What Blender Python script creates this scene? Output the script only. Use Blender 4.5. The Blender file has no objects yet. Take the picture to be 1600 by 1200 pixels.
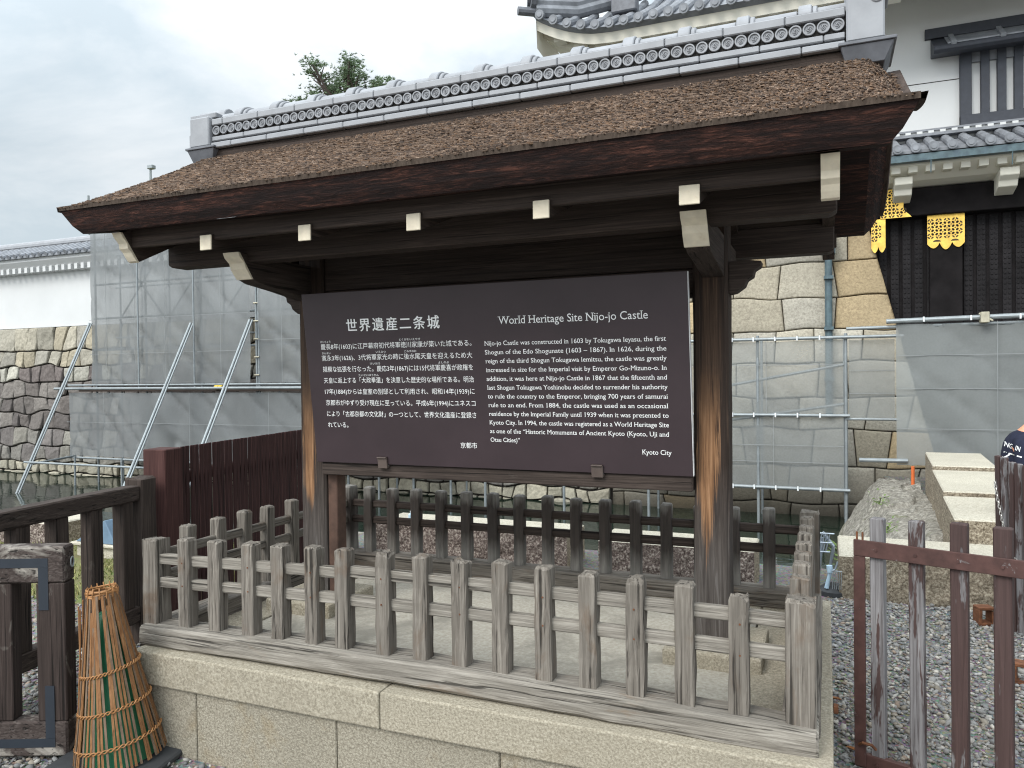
import bpy, bmesh, math, random
import numpy as np
from mathutils import Vector, Matrix, noise
from mathutils.bvhtree import BVHTree
random.seed(7); rng = np.random.default_rng(7)
scene = bpy.context.scene
col = scene.collection
R = math.radians

# ------------------------------------------------------------------ camera
cam_d = bpy.data.cameras.new('camera'); cam = bpy.data.objects.new('camera', cam_d); col.objects.link(cam)
F_PX = 1190.0
cam_d.sensor_width = 36.0; cam_d.lens = F_PX / 1600 * 36.0; cam_d.clip_end = 500; cam_d.clip_start = 0.05
roll, pit, yaw = -0.0114, -0.0130, -0.3905
fw = Vector((math.sin(yaw) * math.cos(pit), math.cos(yaw) * math.cos(pit), math.sin(pit)))
r0 = Vector((math.cos(yaw), -math.sin(yaw), 0)); u0 = r0.cross(fw)
rt = r0 * math.cos(roll) + u0 * math.sin(roll); up = -r0 * math.sin(roll) + u0 * math.cos(roll)
m3 = Matrix((rt, up, -fw)).transposed()
CAM = Vector((2.926, -2.5879, 1.6597))
cam.matrix_world = Matrix.Translation(CAM) @ m3.to_4x4()
scene.camera = cam

# ------------------------------------------------------------------ render + world + sun
scene.render.engine = 'CYCLES'
try:
    scene.cycles.use_denoising = True
    scene.cycles.max_bounces = 8; scene.cycles.transparent_max_bounces = 10
    scene.cycles.diffuse_bounces = 5; scene.cycles.filter_width = 1.15; scene.cycles.denoising_prefilter = 'NONE'; scene.cycles.denoising_input_passes = 'RGB_ALBEDO_NORMAL'
except Exception: pass
scene.view_settings.view_transform = 'Standard'; scene.view_settings.look = 'None'
scene.view_settings.gamma = 1.0; scene.view_settings.use_curve_mapping = False
scene.view_settings.exposure = 0.62
SUN_EL, SUN_AZ = R(42), R(200)      # azimuth clockwise from +Y
world = bpy.data.worlds.new("World"); scene.world = world; world.use_nodes = True
nt = world.node_tree; nt.nodes.clear()
def wn(t): return nt.nodes.new(t)
sky = wn('ShaderNodeTexSky'); sky.sky_type = 'NISHITA'; sky.sun_disc = False
sky.sun_elevation = SUN_EL; sky.sun_rotation = SUN_AZ; sky.air_density = 1.2; sky.dust_density = 2.0
tc = wn('ShaderNodeTexCoord'); mp = wn('ShaderNodeMapping'); mp.inputs['Scale'].default_value = (1.0, 1.0, 2.2)
n1 = wn('ShaderNodeTexNoise'); n1.inputs['Scale'].default_value = 2.6; n1.inputs['Detail'].default_value = 8; n1.inputs['Roughness'].default_value = 0.58
n1.inputs['Distortion'].default_value = 0.35
rp = wn('ShaderNodeValToRGB'); e = rp.color_ramp.elements
e[0].position = 0.42; e[0].color = (4.25, 4.85, 5.25, 1); e[1].position = 0.62; e[1].color = (6.25, 6.5, 6.65, 1)
mx = wn('ShaderNodeMix'); mx.data_type = 'RGBA'; mx.inputs[0].default_value = 0.9
bg = wn('ShaderNodeBackground'); bg.inputs['Strength'].default_value = 0.1
out = wn('ShaderNodeOutputWorld')
L = nt.links.new
L(tc.outputs['Generated'], mp.inputs['Vector']); L(mp.outputs[0], n1.inputs['Vector']); L(n1.outputs[0], rp.inputs[0])
sx_ = wn('ShaderNodeSeparateXYZ'); L(tc.outputs['Generated'], sx_.inputs[0])
gr_ = wn('ShaderNodeMapRange'); gr_.inputs[1].default_value = 0.25; gr_.inputs[2].default_value = 1.0; gr_.inputs[3].default_value = 0.98; gr_.inputs[4].default_value = 2.3; L(sx_.outputs[2], gr_.inputs[0])
gm_ = wn('ShaderNodeVectorMath'); gm_.operation = 'SCALE'; L(rp.outputs[0], gm_.inputs[0]); L(gr_.outputs[0], gm_.inputs['Scale'])
dt_ = wn('ShaderNodeVectorMath'); dt_.operation = 'DOT_PRODUCT'; L(tc.outputs['Generated'], dt_.inputs[0])
dt_.inputs[1].default_value = (math.sin(SUN_AZ) * math.cos(R(25)), math.cos(SUN_AZ) * math.cos(R(25)), math.sin(R(25)))
g2_ = wn('ShaderNodeMapRange'); g2_.inputs[1].default_value = -0.1; g2_.inputs[2].default_value = 1.0; g2_.inputs[3].default_value = 1.0; g2_.inputs[4].default_value = 2.2; L(dt_.outputs['Value'], g2_.inputs[0])
g3_ = wn('ShaderNodeVectorMath'); g3_.operation = 'SCALE'; L(gm_.outputs[0], g3_.inputs[0]); L(g2_.outputs[0], g3_.inputs['Scale'])
L(sky.outputs[0], mx.inputs[6]); L(g3_.outputs[0], mx.inputs[7]); L(mx.outputs[2], bg.inputs['Color']); L(bg.outputs[0], out.inputs[0])
sd = bpy.data.lights.new('sun', 'SUN'); sd.energy = 1.5; sd.angle = R(28); sd.color = (1.0, 0.96, 0.9)
sun = bpy.data.objects.new('sun', sd); col.objects.link(sun)
sv = Vector((math.sin(SUN_AZ) * math.cos(SUN_EL), math.cos(SUN_AZ) * math.cos(SUN_EL), math.sin(SUN_EL)))
sun.rotation_euler = sv.to_track_quat('Z', 'Y').to_euler(); sun.location = (0, -8, 12)

# ------------------------------------------------------------------ material helpers
class NB:
    def __init__(s, name):
        s.m = bpy.data.materials.new(name); s.m.use_nodes = True; s.t = s.m.node_tree
        s.b = s.t.nodes['Principled BSDF']; s.o = s.t.nodes['Material Output']
    def n(s, t, **k):
        x = s.t.nodes.new(t)
        for a, v in k.items(): setattr(x, a, v)
        return x
    def l(s, a, b): s.t.links.new(a, b)
    def coord(s, scale=(1, 1, 1), rand=True, kind='Object', rot=(0, 0, 0)):
        tc = s.n('ShaderNodeTexCoord'); mp = s.n('ShaderNodeMapping')
        mp.inputs['Scale'].default_value = scale; mp.inputs['Rotation'].default_value = rot
        s.l(tc.outputs[kind], mp.inputs['Vector'])
        if rand:
            oi = s.n('ShaderNodeObjectInfo'); mu = s.n('ShaderNodeMath', operation='MULTIPLY'); mu.inputs[1].default_value = 61.7
            s.l(oi.outputs['Random'], mu.inputs[0])
            cb = s.n('ShaderNodeCombineXYZ'); s.l(mu.outputs[0], cb.inputs[0]); s.l(mu.outputs[0], cb.inputs[1]); s.l(mu.outputs[0], cb.inputs[2])
            s.l(cb.outputs[0], mp.inputs['Location'])
        return mp.outputs[0]
    def noise(s, vec, scale, detail=4, rough=0.55, dist=0.0):
        x = s.n('ShaderNodeTexNoise'); x.inputs['Scale'].default_value = scale; x.inputs['Detail'].default_value = detail
        x.inputs['Roughness'].default_value = rough; x.inputs['Distortion'].default_value = dist
        s.l(vec, x.inputs['Vector']); return x.outputs[0]
    def ramp(s, fac, stops):
        r = s.n('ShaderNodeValToRGB'); els = r.color_ramp.elements
        while len(els) < len(stops): els.new(0.5)
        for e_, (p, c) in zip(els, stops):
            e_.position = p; e_.color = (c, c, c, 1) if isinstance(c, (int, float)) else (*c, 1)
        s.l(fac, r.inputs[0]); return r.outputs[0]
    def mix(s, fac, a, b, mode='MIX'):
        x = s.n('ShaderNodeMix', data_type='RGBA', blend_type=mode)
        if isinstance(fac, (int, float)): x.inputs[0].default_value = fac
        else: s.l(fac, x.inputs[0])
        for v, i in ((a, 6), (b, 7)):
            if isinstance(v, tuple): x.inputs[i].default_value = (*v, 1)
            else: s.l(v, x.inputs[i])
        return x.outputs[2]
    def math(s, op, a, b=0.0):
        x = s.n('ShaderNodeMath', operation=op)
        for v, i in ((a, 0), (b, 1)):
            if isinstance(v, (int, float)): x.inputs[i].default_value = v
            else: s.l(v, x.inputs[i])
        return x.outputs[0]
    def bump(s, h, strength=0.4, dist=0.01):
        x = s.n('ShaderNodeBump'); x.inputs['Strength'].default_value = strength; x.inputs['Distance'].default_value = dist
        s.l(h, x.inputs['Height']); s.l(x.outputs[0], s.b.inputs['Normal'])
    def base(s, c):
        if isinstance(c, tuple): s.b.inputs['Base Color'].default_value = (*c, 1)
        else: s.l(c, s.b.inputs['Base Color'])
    def rough(s, r):
        if isinstance(r, (int, float)): s.b.inputs['Roughness'].default_value = r
        else: s.l(r, s.b.inputs['Roughness'])
    def z(s, kind='Object'):
        tc = s.n('ShaderNodeTexCoord'); sp = s.n('ShaderNodeSeparateXYZ'); s.l(tc.outputs[kind], sp.inputs[0]); return sp.outputs
def ax_scale(axis, along, across):
    v = [across] * 3; v['XYZ'.index(axis)] = along; return tuple(v)

def wood(name, axis, dark, mid, light, blotch=None, blotch_pos=(0.5, 0.68), bump=0.6, fine=38, cracks=0.85, rough=0.85, spec=0.25):
    n = NB(name)
    v = n.coord(ax_scale(axis, 2.6, 95)); v2 = n.coord(ax_scale(axis, 2.2, 9)); v3 = n.coord(ax_scale(axis, 1.6, fine * 2.2))
    g = n.noise(v, 1.0, 6, 0.65, 0.8)
    c = n.ramp(g, [(0.28, dark), (0.5, mid), (0.72, light)])
    bl = n.noise(v2, 0.9, 4, 0.6, 0.3)
    c = n.mix(n.ramp(bl, [(0.42, 0.0), (0.7, 0.75)]), c, tuple(x * 0.72 for x in mid))
    if blotch:
        b2 = n.noise(n.coord(ax_scale(axis, 3.0, 7)), 1.3, 5, 0.65, 0.6)
        c = n.mix(n.ramp(b2, [(blotch_pos[0], 0.0), (blotch_pos[1], 0.85)]), c, blotch)
    cr = n.noise(v3, 1.0, 3, 0.5, 0.4)
    crm = n.ramp(cr, [(0.33, 1.0), (0.41, 0.0)])
    c = n.mix(n.math('MULTIPLY', crm, cracks), c, tuple(x * 0.3 for x in dark))
    n.base(c); n.rough(rough); n.b.inputs['Specular IOR Level'].default_value = spec
    h = n.math('SUBTRACT', g, n.math('MULTIPLY', crm, 0.8)); n.bump(h, bump, 0.006)
    return n.m

def stone(name, c1, c2, c3, scale=90, bump=0.5, attr=False, big=1.5, bscale=None, low_dark=None, patch=None, rough=0.9):
    n = NB(name); v = n.coord(rand=True)
    sp = n.noise(v, scale, 3, 0.7); c = n.ramp(sp, [(0.33, c1), (0.5, c2), (0.66, c3)])
    bn = n.noise(v, big, 5, 0.6, 0.4); c = n.mix(n.ramp(bn, [(0.4, 0.0), (0.75, 0.55)]), c, tuple(x * 0.7 for x in c2))
    if patch:
        pn = n.noise(v, patch[1], 5, 0.7, 0.5); c = n.mix(n.ramp(pn, [(patch[2], 0.0), (patch[3], 0.8)]), c, patch[0])
    if attr:
        a = n.n('ShaderNodeAttribute', attribute_name='col'); c = n.mix(1.0, c, a.outputs['Color'], 'MULTIPLY')
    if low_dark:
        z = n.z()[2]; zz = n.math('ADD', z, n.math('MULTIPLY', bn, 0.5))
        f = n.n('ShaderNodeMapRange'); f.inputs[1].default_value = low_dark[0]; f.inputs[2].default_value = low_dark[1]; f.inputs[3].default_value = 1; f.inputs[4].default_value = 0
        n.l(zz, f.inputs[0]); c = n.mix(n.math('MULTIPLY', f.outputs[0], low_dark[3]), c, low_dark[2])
    n.base(c); n.rough(rough); n.b.inputs['Specular IOR Level'].default_value = 0.25
    hb = n.noise(v, bscale or scale, 4, 0.7); n.bump(hb, bump, 0.012)
    return n.m

def plain(name, c, rough=0.6, metal=0.0, var=0.25, scale=12, bump=0.0, spec=0.4, c2=None, c2pos=(0.55, 0.7)):
    n = NB(name); v = n.coord()
    s_ = n.noise(v, scale, 5, 0.6); cc = n.ramp(s_, [(0.3, tuple(x * (1 - var) for x in c)), (0.7, tuple(min(1, x * (1 + var)) for x in c))])
    if c2:
        s2 = n.noise(v, scale * 0.7, 6, 0.7, 0.5); cc = n.mix(n.ramp(s2, [(c2pos[0], 0.0), (c2pos[1], 1.0)]), cc, c2)
    n.base(cc); n.rough(rough); n.b.inputs['Metallic'].default_value = metal; n.b.inputs['Specular IOR Level'].default_value = spec
    if bump: n.bump(s_, bump, 0.01)
    return n.m

M = {}
for a in 'XYZ':
    M['grey' + a] = wood('weathered_grey_wood_' + a, a, (0.07, 0.06, 0.05), (0.17, 0.15, 0.128), (0.3, 0.272, 0.235), blotch=(0.13, 0.085, 0.055), blotch_pos=(0.55, 0.75))
    M['dark' + a] = wood('dark_timber_' + a, a, (0.018, 0.013, 0.011), (0.045, 0.032, 0.026), (0.085, 0.061, 0.05), bump=0.35, cracks=0.5, rough=0.75)
    M['brown' + a] = wood('brown_stained_wood_' + a, a, (0.022, 0.016, 0.013), (0.05, 0.037, 0.031), (0.095, 0.073, 0.062), blotch=(0.13, 0.115, 0.1), blotch_pos=(0.64, 0.8), bump=0.4)
    M['sill' + a] = wood('pale_weathered_sill_' + a, a, (0.095, 0.083, 0.07), (0.23, 0.208, 0.178), (0.39, 0.36, 0.315), blotch=(0.2, 0.13, 0.08), blotch_pos=(0.62, 0.8), bump=0.7)
M['redwood'] = wood('red_brown_slats', 'Z', (0.018, 0.008, 0.008), (0.04, 0.017, 0.016), (0.065, 0.03, 0.028), bump=0.3)
M['redpost'] = wood('red_brown_post', 'Z', (0.035, 0.014, 0.013), (0.065, 0.028, 0.025), (0.10, 0.048, 0.042), bump=0.3, cracks=0.5)
# weathered brown paint flaking to grey timber (gate pickets)
def peeled(name, p0, p1):
    n = NB(name)
    v = n.coord((80, 80, 2.2)); v2 = n.coord((9, 9, 2.0))
    g = n.noise(v, 1.0, 6, 0.65, 0.6); gr = n.ramp(g, [(0.3, (0.07, 0.06, 0.06)), (0.52, (0.2, 0.19, 0.193)), (0.72, (0.33, 0.318, 0.322))])
    k = n.math('ADD', n.math('MULTIPLY', n.noise(v2, 1.0, 5, 0.7, 0.3), 0.75), n.math('MULTIPLY', g, 0.25))
    pn = n.ramp(k, [(p0, 0.0), (p1, 1.0)])
    br = n.ramp(g, [(0.3, (0.035, 0.018, 0.016)), (0.7, (0.075, 0.042, 0.038))])
    n.base(n.mix(pn, gr, br)); n.rough(0.75); n.bump(n.math('ADD', g, n.math('MULTIPLY', pn, 0.5)), 0.5, 0.004); return n.m
M['peel_most'] = peeled('brown_paint_with_wear', 0.41, 0.44)
M['peel_half'] = peeled('brown_paint_half_worn', 0.5, 0.53)
M['peel_bare'] = peeled('bare_grey_picket', 0.545, 0.575)
# fence pickets kept dark under the roof, paler at the ends
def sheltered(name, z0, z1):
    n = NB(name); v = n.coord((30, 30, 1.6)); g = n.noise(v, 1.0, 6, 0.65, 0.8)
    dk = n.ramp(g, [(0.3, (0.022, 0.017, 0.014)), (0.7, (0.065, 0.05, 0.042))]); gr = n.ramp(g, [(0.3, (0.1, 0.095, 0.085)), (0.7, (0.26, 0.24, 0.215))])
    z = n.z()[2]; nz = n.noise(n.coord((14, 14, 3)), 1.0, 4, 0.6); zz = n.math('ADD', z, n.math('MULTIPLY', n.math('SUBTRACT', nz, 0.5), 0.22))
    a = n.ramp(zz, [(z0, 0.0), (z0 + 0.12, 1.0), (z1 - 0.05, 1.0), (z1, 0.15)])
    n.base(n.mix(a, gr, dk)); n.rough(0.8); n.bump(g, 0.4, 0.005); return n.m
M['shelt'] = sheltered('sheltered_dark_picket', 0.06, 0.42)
# main posts: dark above, grey at foot, bare orange wood scar
def post_mat(name, x0, z_lo, z_hi, width, drift, f0, f1):
    n = NB(name); v = n.coord((58, 58, 1.5), rand=False); g = n.noise(v, 1.0, 7, 0.68, 1.6)
    dk = n.ramp(g, [(0.3, (0.012, 0.008, 0.007)), (0.55, (0.04, 0.026, 0.019)), (0.75, (0.085, 0.056, 0.04))])
    gr = n.ramp(g, [(0.3, (0.03, 0.024, 0.021)), (0.55, (0.085, 0.074, 0.067)), (0.75, (0.17, 0.16, 0.152))])
    og = n.ramp(g, [(0.34, (0.05, 0.026, 0.015)), (0.5, (0.21, 0.108, 0.052)), (0.68, (0.36, 0.205, 0.11))])
    s = n.z(); ln = n.noise(n.coord((3, 3, 2.2), rand=False), 1.0, 5, 0.65)
    zz = n.math('ADD', s[2], n.math('MULTIPLY', n.math('SUBTRACT', ln, 0.5), 0.5))
    c = n.mix(n.ramp(zz, [(0.25, 1.0), (0.75, 0.0)]), dk, gr)
    # scar: wedge narrowing to its foot
    top = n.math('DIVIDE', n.math('SUBTRACT', s[2], z_lo), z_hi - z_lo)
    wd = n.math('MULTIPLY', n.math('MINIMUM', top, 1.0), width)
    cx = n.math('ADD', n.math('MULTIPLY', top, drift), x0)
    dx = n.math('ABSOLUTE', n.math('SUBTRACT', s[0], cx))
    inside = n.math('SUBTRACT', n.math('ADD', wd, n.math('MULTIPLY', n.math('SUBTRACT', g, 0.5), 0.09)), dx)
    m1 = n.ramp(n.math('MULTIPLY', inside, 30), [(0.0, 0.0), (0.6, 1.0)])
    fade = n.ramp(n.math('MULTIPLY', n.math('ADD', s[2], n.math('MULTIPLY', n.math('SUBTRACT', ln, 0.5), 0.4)), 0.5), [(f0 * 0.5, 1.0), (f1 * 0.5, 0.1)])
    fy = n.ramp(n.math('MULTIPLY', s[1], -10), [(0.62, 0.0), (0.69, 1.0)])
    c = n.mix(n.math('MULTIPLY', n.math('MULTIPLY', m1, fade), fy), c, og)
    n.base(c); n.rough(0.75); n.bump(g, 0.5, 0.006); n.b.inputs['Specular IOR Level'].default_value = 0.25; return n.m

M['white_end'] = plain('cream_painted_end_grain', (0.72, 0.64, 0.5), 0.7, var=0.12, scale=18, c2=(0.6, 0.48, 0.33), c2pos=(0.6, 0.85))
M['board'] = plain('dark_brown_board', (0.043, 0.029, 0.033), 0.42, var=0.13, scale=3.5, spec=0.4)
M['board_edge'] = plain('pale_board_edge', (0.55, 0.55, 0.55), 0.5)
M['letter'] = plain('white_lettering', (0.88, 0.88, 0.87), 0.6, var=0.03)
M['clip'] = plain('brown_metal_clip', (0.1, 0.075, 0.065), 0.4, spec=0.5)
M['granite'] = stone('beige_granite', (0.2, 0.174, 0.13), (0.325, 0.289, 0.223), (0.45, 0.408, 0.325), 105, 0.4, big=2.2, patch=((0.2, 0.16, 0.1), 1.3, 0.56, 0.8))
M['granite_wall'] = stone('stained_granite', (0.18, 0.157, 0.119), (0.29, 0.26, 0.203), (0.4, 0.366, 0.295), 105, 0.6, big=1.8, patch=((0.24, 0.165, 0.07), 1.6, 0.54, 0.78))
M['cement'] = stone('cement_floor', (0.3, 0.275, 0.225), (0.37, 0.34, 0.285), (0.43, 0.405, 0.345), 60, 0.2, big=1.1, patch=((0.2, 0.185, 0.155), 1.5, 0.5, 0.62))
M['block'] = stone('pale_granite_block', (0.3, 0.27, 0.21), (0.46, 0.425, 0.345), (0.58, 0.545, 0.46), 80, 0.5, big=2.0)
M['block_face'] = stone('rough_dark_granite_face', (0.035, 0.024, 0.022), (0.15, 0.115, 0.1), (0.42, 0.37, 0.32), 55, 1.0, big=2.5, bscale=30)
M['block_tan'] = stone('rough_tan_granite_face', (0.07, 0.055, 0.04), (0.25, 0.205, 0.15), (0.45, 0.4, 0.31), 55, 1.0, big=2.5, bscale=30)
M['moat_stone'] = stone('moat_wall_stone', (0.7, 0.68, 0.66), (0.95, 0.94, 0.92), (1.15, 1.13, 1.1), 16, 0.7, attr=True, big=1.2, bscale=9, low_dark=(-0.3, 0.2, (0.17, 0.16, 0.14), 0.3))
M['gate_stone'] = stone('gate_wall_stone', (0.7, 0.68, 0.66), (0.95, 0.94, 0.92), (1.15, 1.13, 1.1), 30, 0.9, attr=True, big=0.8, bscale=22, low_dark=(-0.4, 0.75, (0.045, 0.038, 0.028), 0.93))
M['bank'] = stone('rough_bank_rock', (0.1, 0.093, 0.078), (0.22, 0.205, 0.175), (0.36, 0.34, 0.3), 22, 1.0, big=1.8, bscale=14, patch=((0.1, 0.11, 0.05), 3.0, 0.58, 0.72))
M['joint'] = plain('dark_joint_fill', (0.035, 0.03, 0.025), 0.95)
M['plaster'] = plain('white_plaster', (0.6, 0.606, 0.605), 0.85, var=0.04, scale=1.2, spec=0.15, c2=(0.58, 0.575, 0.55), c2pos=(0.58, 0.9))
M['soffit'] = plain('cream_plaster', (0.74, 0.71, 0.62), 0.85, var=0.04, scale=1.5, spec=0.15)
M['tile'] = plain('grey_roof_tile', (0.2, 0.21, 0.23), 0.55, var=0.3, scale=5, bump=0.1)
M['tile_ridge'] = plain('silver_grey_ridge_tile', (0.25, 0.258, 0.275), 0.5, var=0.22, scale=9, bump=0.12, c2=(0.22, 0.22, 0.235), c2pos=(0.52, 0.8))
M['tile_pale'] = plain('pale_ridge_tile', (0.27, 0.278, 0.295), 0.45, var=0.14, scale=7)
M['tile_dark'] = plain('dark_ridge_tile', (0.12, 0.125, 0.14), 0.5, var=0.3, scale=9)
M['mortar'] = plain('dark_mortar', (0.05, 0.048, 0.046), 0.9)
M['copper'] = plain('blue_green_copper', (0.075, 0.115, 0.13), 0.5, var=0.3, scale=10, c2=(0.05, 0.075, 0.1), c2pos=(0.5, 0.7))
M['ironwood'] = plain('black_iron_wood', (0.011, 0.0095, 0.01), 0.8, var=0.4, scale=4, spec=0.12)
M['iron_strip'] = plain('black_iron_strip', (0.016, 0.0145, 0.0155), 0.7, var=0.5, scale=3, spec=0.15)
M['lattice'] = plain('blue_black_lattice', (0.04, 0.044, 0.056), 0.6, var=0.15)
M['gold'] = plain('gilded_metal', (0.85, 0.53, 0.12), 0.38, metal=0.8, var=0.25, scale=9)
M['gold_cut'] = plain('dark_engraving', (0.06, 0.04, 0.015), 0.6)
M['steel'] = plain('galvanised_pipe', (0.27, 0.295, 0.305), 0.55, metal=0.55, var=0.15)
M['clamp'] = plain('pipe_clamp', (0.42, 0.39, 0.3), 0.5, metal=0.4)
M['rust'] = plain('rusty_painted_iron', (0.072, 0.034, 0.029), 0.6, var=0.3, scale=22, c2=(0.2, 0.19, 0.19), c2pos=(0.64, 0.69))
M['rust_or'] = plain('orange_rust', (0.14, 0.055, 0.025), 0.85, var=0.5, scale=30)
M['tape'] = plain('navy_tape', (0.022, 0.028, 0.038), 0.5, var=0.1)
M['bamboo'] = wood('aged_bamboo', 'Z', (0.11, 0.05, 0.022), (0.25, 0.12, 0.05), (0.36, 0.2, 0.095), bump=0.2, cracks=0.3, rough=0.55)
M['bamboo_grey'] = wood('greyed_bamboo', 'Z', (0.09, 0.06, 0.042), (0.19, 0.13, 0.088), (0.28, 0.21, 0.15), bump=0.2, cracks=0.3, rough=0.6)
M['cord'] = plain('orange_binding_cane', (0.33, 0.16, 0.06), 0.6, var=0.2, scale=30)
M['green'] = plain('green_cone_plastic', (0.015, 0.13, 0.06), 0.4, var=0.12)
M['rubber'] = plain('black_rubber', (0.035, 0.037, 0.04), 0.6, var=0.2)
M['chain'] = plain('steel_chain', (0.55, 0.53, 0.5), 0.35, metal=0.8)
M['silver'] = plain('grey_silver_frame', (0.35, 0.4, 0.46), 0.35, metal=0.5)
M['pblue'] = plain('pale_blue_plastic', (0.45, 0.6, 0.72), 0.4, var=0.1)
M['wplastic'] = plain('white_plastic', (0.75, 0.77, 0.78), 0.4, var=0.05)
M['bluetarp'] = plain('slate_blue_tarpaulin', (0.13, 0.2, 0.28), 0.5, var=0.15)
M['orange'] = plain('orange_plastic', (0.6, 0.14, 0.04), 0.45, var=0.05)
M['yellow'] = plain('yellow_plastic', (0.6, 0.4, 0.04), 0.45)
M['navy'] = plain('navy_cotton', (0.018, 0.02, 0.036), 0.9, var=0.2, scale=25, bump=0.2, spec=0.15)
M['jeans'] = plain('light_blue_denim', (0.3, 0.4, 0.5), 0.9, var=0.15)
M['hair'] = plain('brown_hair', (0.03, 0.018, 0.012), 0.6)
M['needle'] = plain('pine_needles', (0.15, 0.215, 0.125), 0.7, var=0.5, scale=1.5)
M['pinebark'] = plain('pine_bark', (0.06, 0.045, 0.04), 0.9, var=0.4)
M['weed'] = plain('weed_leaves', (0.11, 0.16, 0.045), 0.6, var=0.3)
M['leaf'] = plain('dry_orange_leaf', (0.3, 0.13, 0.05), 0.7, var=0.3, scale=40)
n = NB('skin'); n.base((0.62, 0.27, 0.16)); n.rough(0.5); n.b.inputs['Subsurface Weight'].default_value = 0.1; n.b.inputs['Subsurface Radius'].default_value = (0.02, 0.01, 0.006); M['skin'] = n.m

# thatch of cypress bark
n = NB('cypress_bark_thatch'); a = n.n('ShaderNodeAttribute', attribute_name='col'); v = n.coord((60, 18, 18), rand=False)
g = n.noise(v, 1.0, 5, 0.65); cc = n.ramp(g, [(0.3, (0.55, 0.52, 0.5)), (0.7, (1.3, 1.25, 1.2))])
n.base(n.mix(1.0, a.outputs['Color'], cc, 'MULTIPLY')); n.rough(0.9); n.b.inputs['Specular IOR Level'].default_value = 0.15
n.bump(n.noise(n.coord((90, 40, 40), rand=False), 1.0, 3), 0.6, 0.006); M['thatch'] = n.m
# cut edge of the bark layers
def edge_mat(name, sc):
    n = NB(name); v = n.coord(sc, rand=False); v2 = n.coord(tuple(x * 0.28 for x in sc), rand=False)
    g = n.noise(v, 1.0, 6, 0.75, 0.6); c = n.ramp(g, [(0.33, (0.008, 0.005, 0.004)), (0.5, (0.042, 0.019, 0.015)), (0.66, (0.16, 0.066, 0.046))])
    b = n.noise(v2, 1.0, 5, 0.6, 0.5); c = n.mix(n.ramp(b, [(0.42, 0.85), (0.62, 0.0)]), c, (0.013, 0.009, 0.009))
    n.base(c); n.rough(0.85); n.bump(g, 0.9, 0.012); n.b.inputs['Specular IOR Level'].default_value = 0.2; return n.m
M['edgeX'] = edge_mat('cut_bark_edge', (14, 60, 130))
M['edgeY'] = edge_mat('cut_bark_verge', (60, 14, 130))
M['soffit_bark'] = edge_mat('bark_soffit', (9, 90, 60))

# scaffold netting: woven sheet one can half see through
def net(name, c, alpha, sc=1.0):
    n = NB(name); v = n.coord(rand=True)
    g = n.noise(v, 1.4, 5, 0.6, 0.4); cc = n.ramp(g, [(0.3, tuple(x * 0.86 for x in c)), (0.7, tuple(min(1, x * 1.1) for x in c))])
    gr = n.noise(n.coord((40, 40, 40)), 1.0, 2, 0.5)
    n.base(cc); n.rough(1.0); n.b.inputs['Specular IOR Level'].default_value = 0.0
    tr = n.n('ShaderNodeBsdfTransparent'); tl = n.n('ShaderNodeBsdfTranslucent'); n.l(cc, tl.inputs[0])
    m1 = n.n('ShaderNodeMixShader'); m1.inputs[0].default_value = 0.3; n.l(n.b.outputs[0], m1.inputs[1]); n.l(tl.outputs[0], m1.inputs[2])
    m2 = n.n('ShaderNodeMixShader'); n.l(m1.outputs[0], m2.inputs[1]); n.l(tr.outputs[0], m2.inputs[2])
    n.l(n.ramp(n.math('ADD', n.math('MULTIPLY', g, 0.6), n.math('MULTIPLY', gr, 0.4)), [(0.3, alpha * 0.75), (0.7, alpha * 1.25)]), m2.inputs[0])
    n.l(m2.outputs[0], n.o.inputs[0])
    n.bump(g, 0.3, 0.04); return n.m
M['net_dense'] = net('grey_netting', (0.27, 0.282, 0.285), 0.2)
M['net_thin'] = net('thin_grey_netting', (0.33, 0.35, 0.35), 0.44)
M['net_mid'] = net('medium_grey_netting', (0.31, 0.328, 0.325), 0.24)
M['net_lap'] = net('netting_hem', (0.33, 0.345, 0.348), 0.05)

n = NB('moat_water'); n.base((0.012, 0.02, 0.014)); n.rough(0.04); v = n.coord((0.9, 2.4, 1), rand=False)
n.b.inputs['IOR'].default_value = 1.33; n.bump(n.noise(v, 2.2, 3, 0.5), 0.08, 0.05); M['water'] = n.m
n = NB('gravel_ground'); v = n.coord(rand=False); g = n.n('ShaderNodeTexVoronoi'); g.inputs['Scale'].default_value = 60; n.l(v, g.inputs['Vector'])
gg = n.noise(v, 2.0, 5, 0.6); c = n.mix(0.55, n.ramp(gg, [(0.3, (0.14, 0.135, 0.125)), (0.7, (0.26, 0.245, 0.22))]), g.outputs['Color'], 'MULTIPLY')
n.base(c); n.rough(0.95); n.bump(g.outputs['Distance'], 0.8, 0.012); M['ground'] = n.m
n = NB('loose_stones'); a = n.n('ShaderNodeAttribute', attribute_name='col'); n.base(a.outputs['Color']); n.rough(0.8); n.b.inputs['Specular IOR Level'].default_value = 0.25; M['pebble'] = n.m
n = NB('grass_blades'); a = n.n('ShaderNodeAttribute', attribute_name='col'); n.base(a.outputs['Color']); n.rough(0.7); M['grass'] = n.m
M['soil'] = plain('grassy_soil', (0.13, 0.12, 0.05), 0.95, var=0.35, scale=4, bump=0.5, c2=(0.09, 0.13, 0.03))

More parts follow.
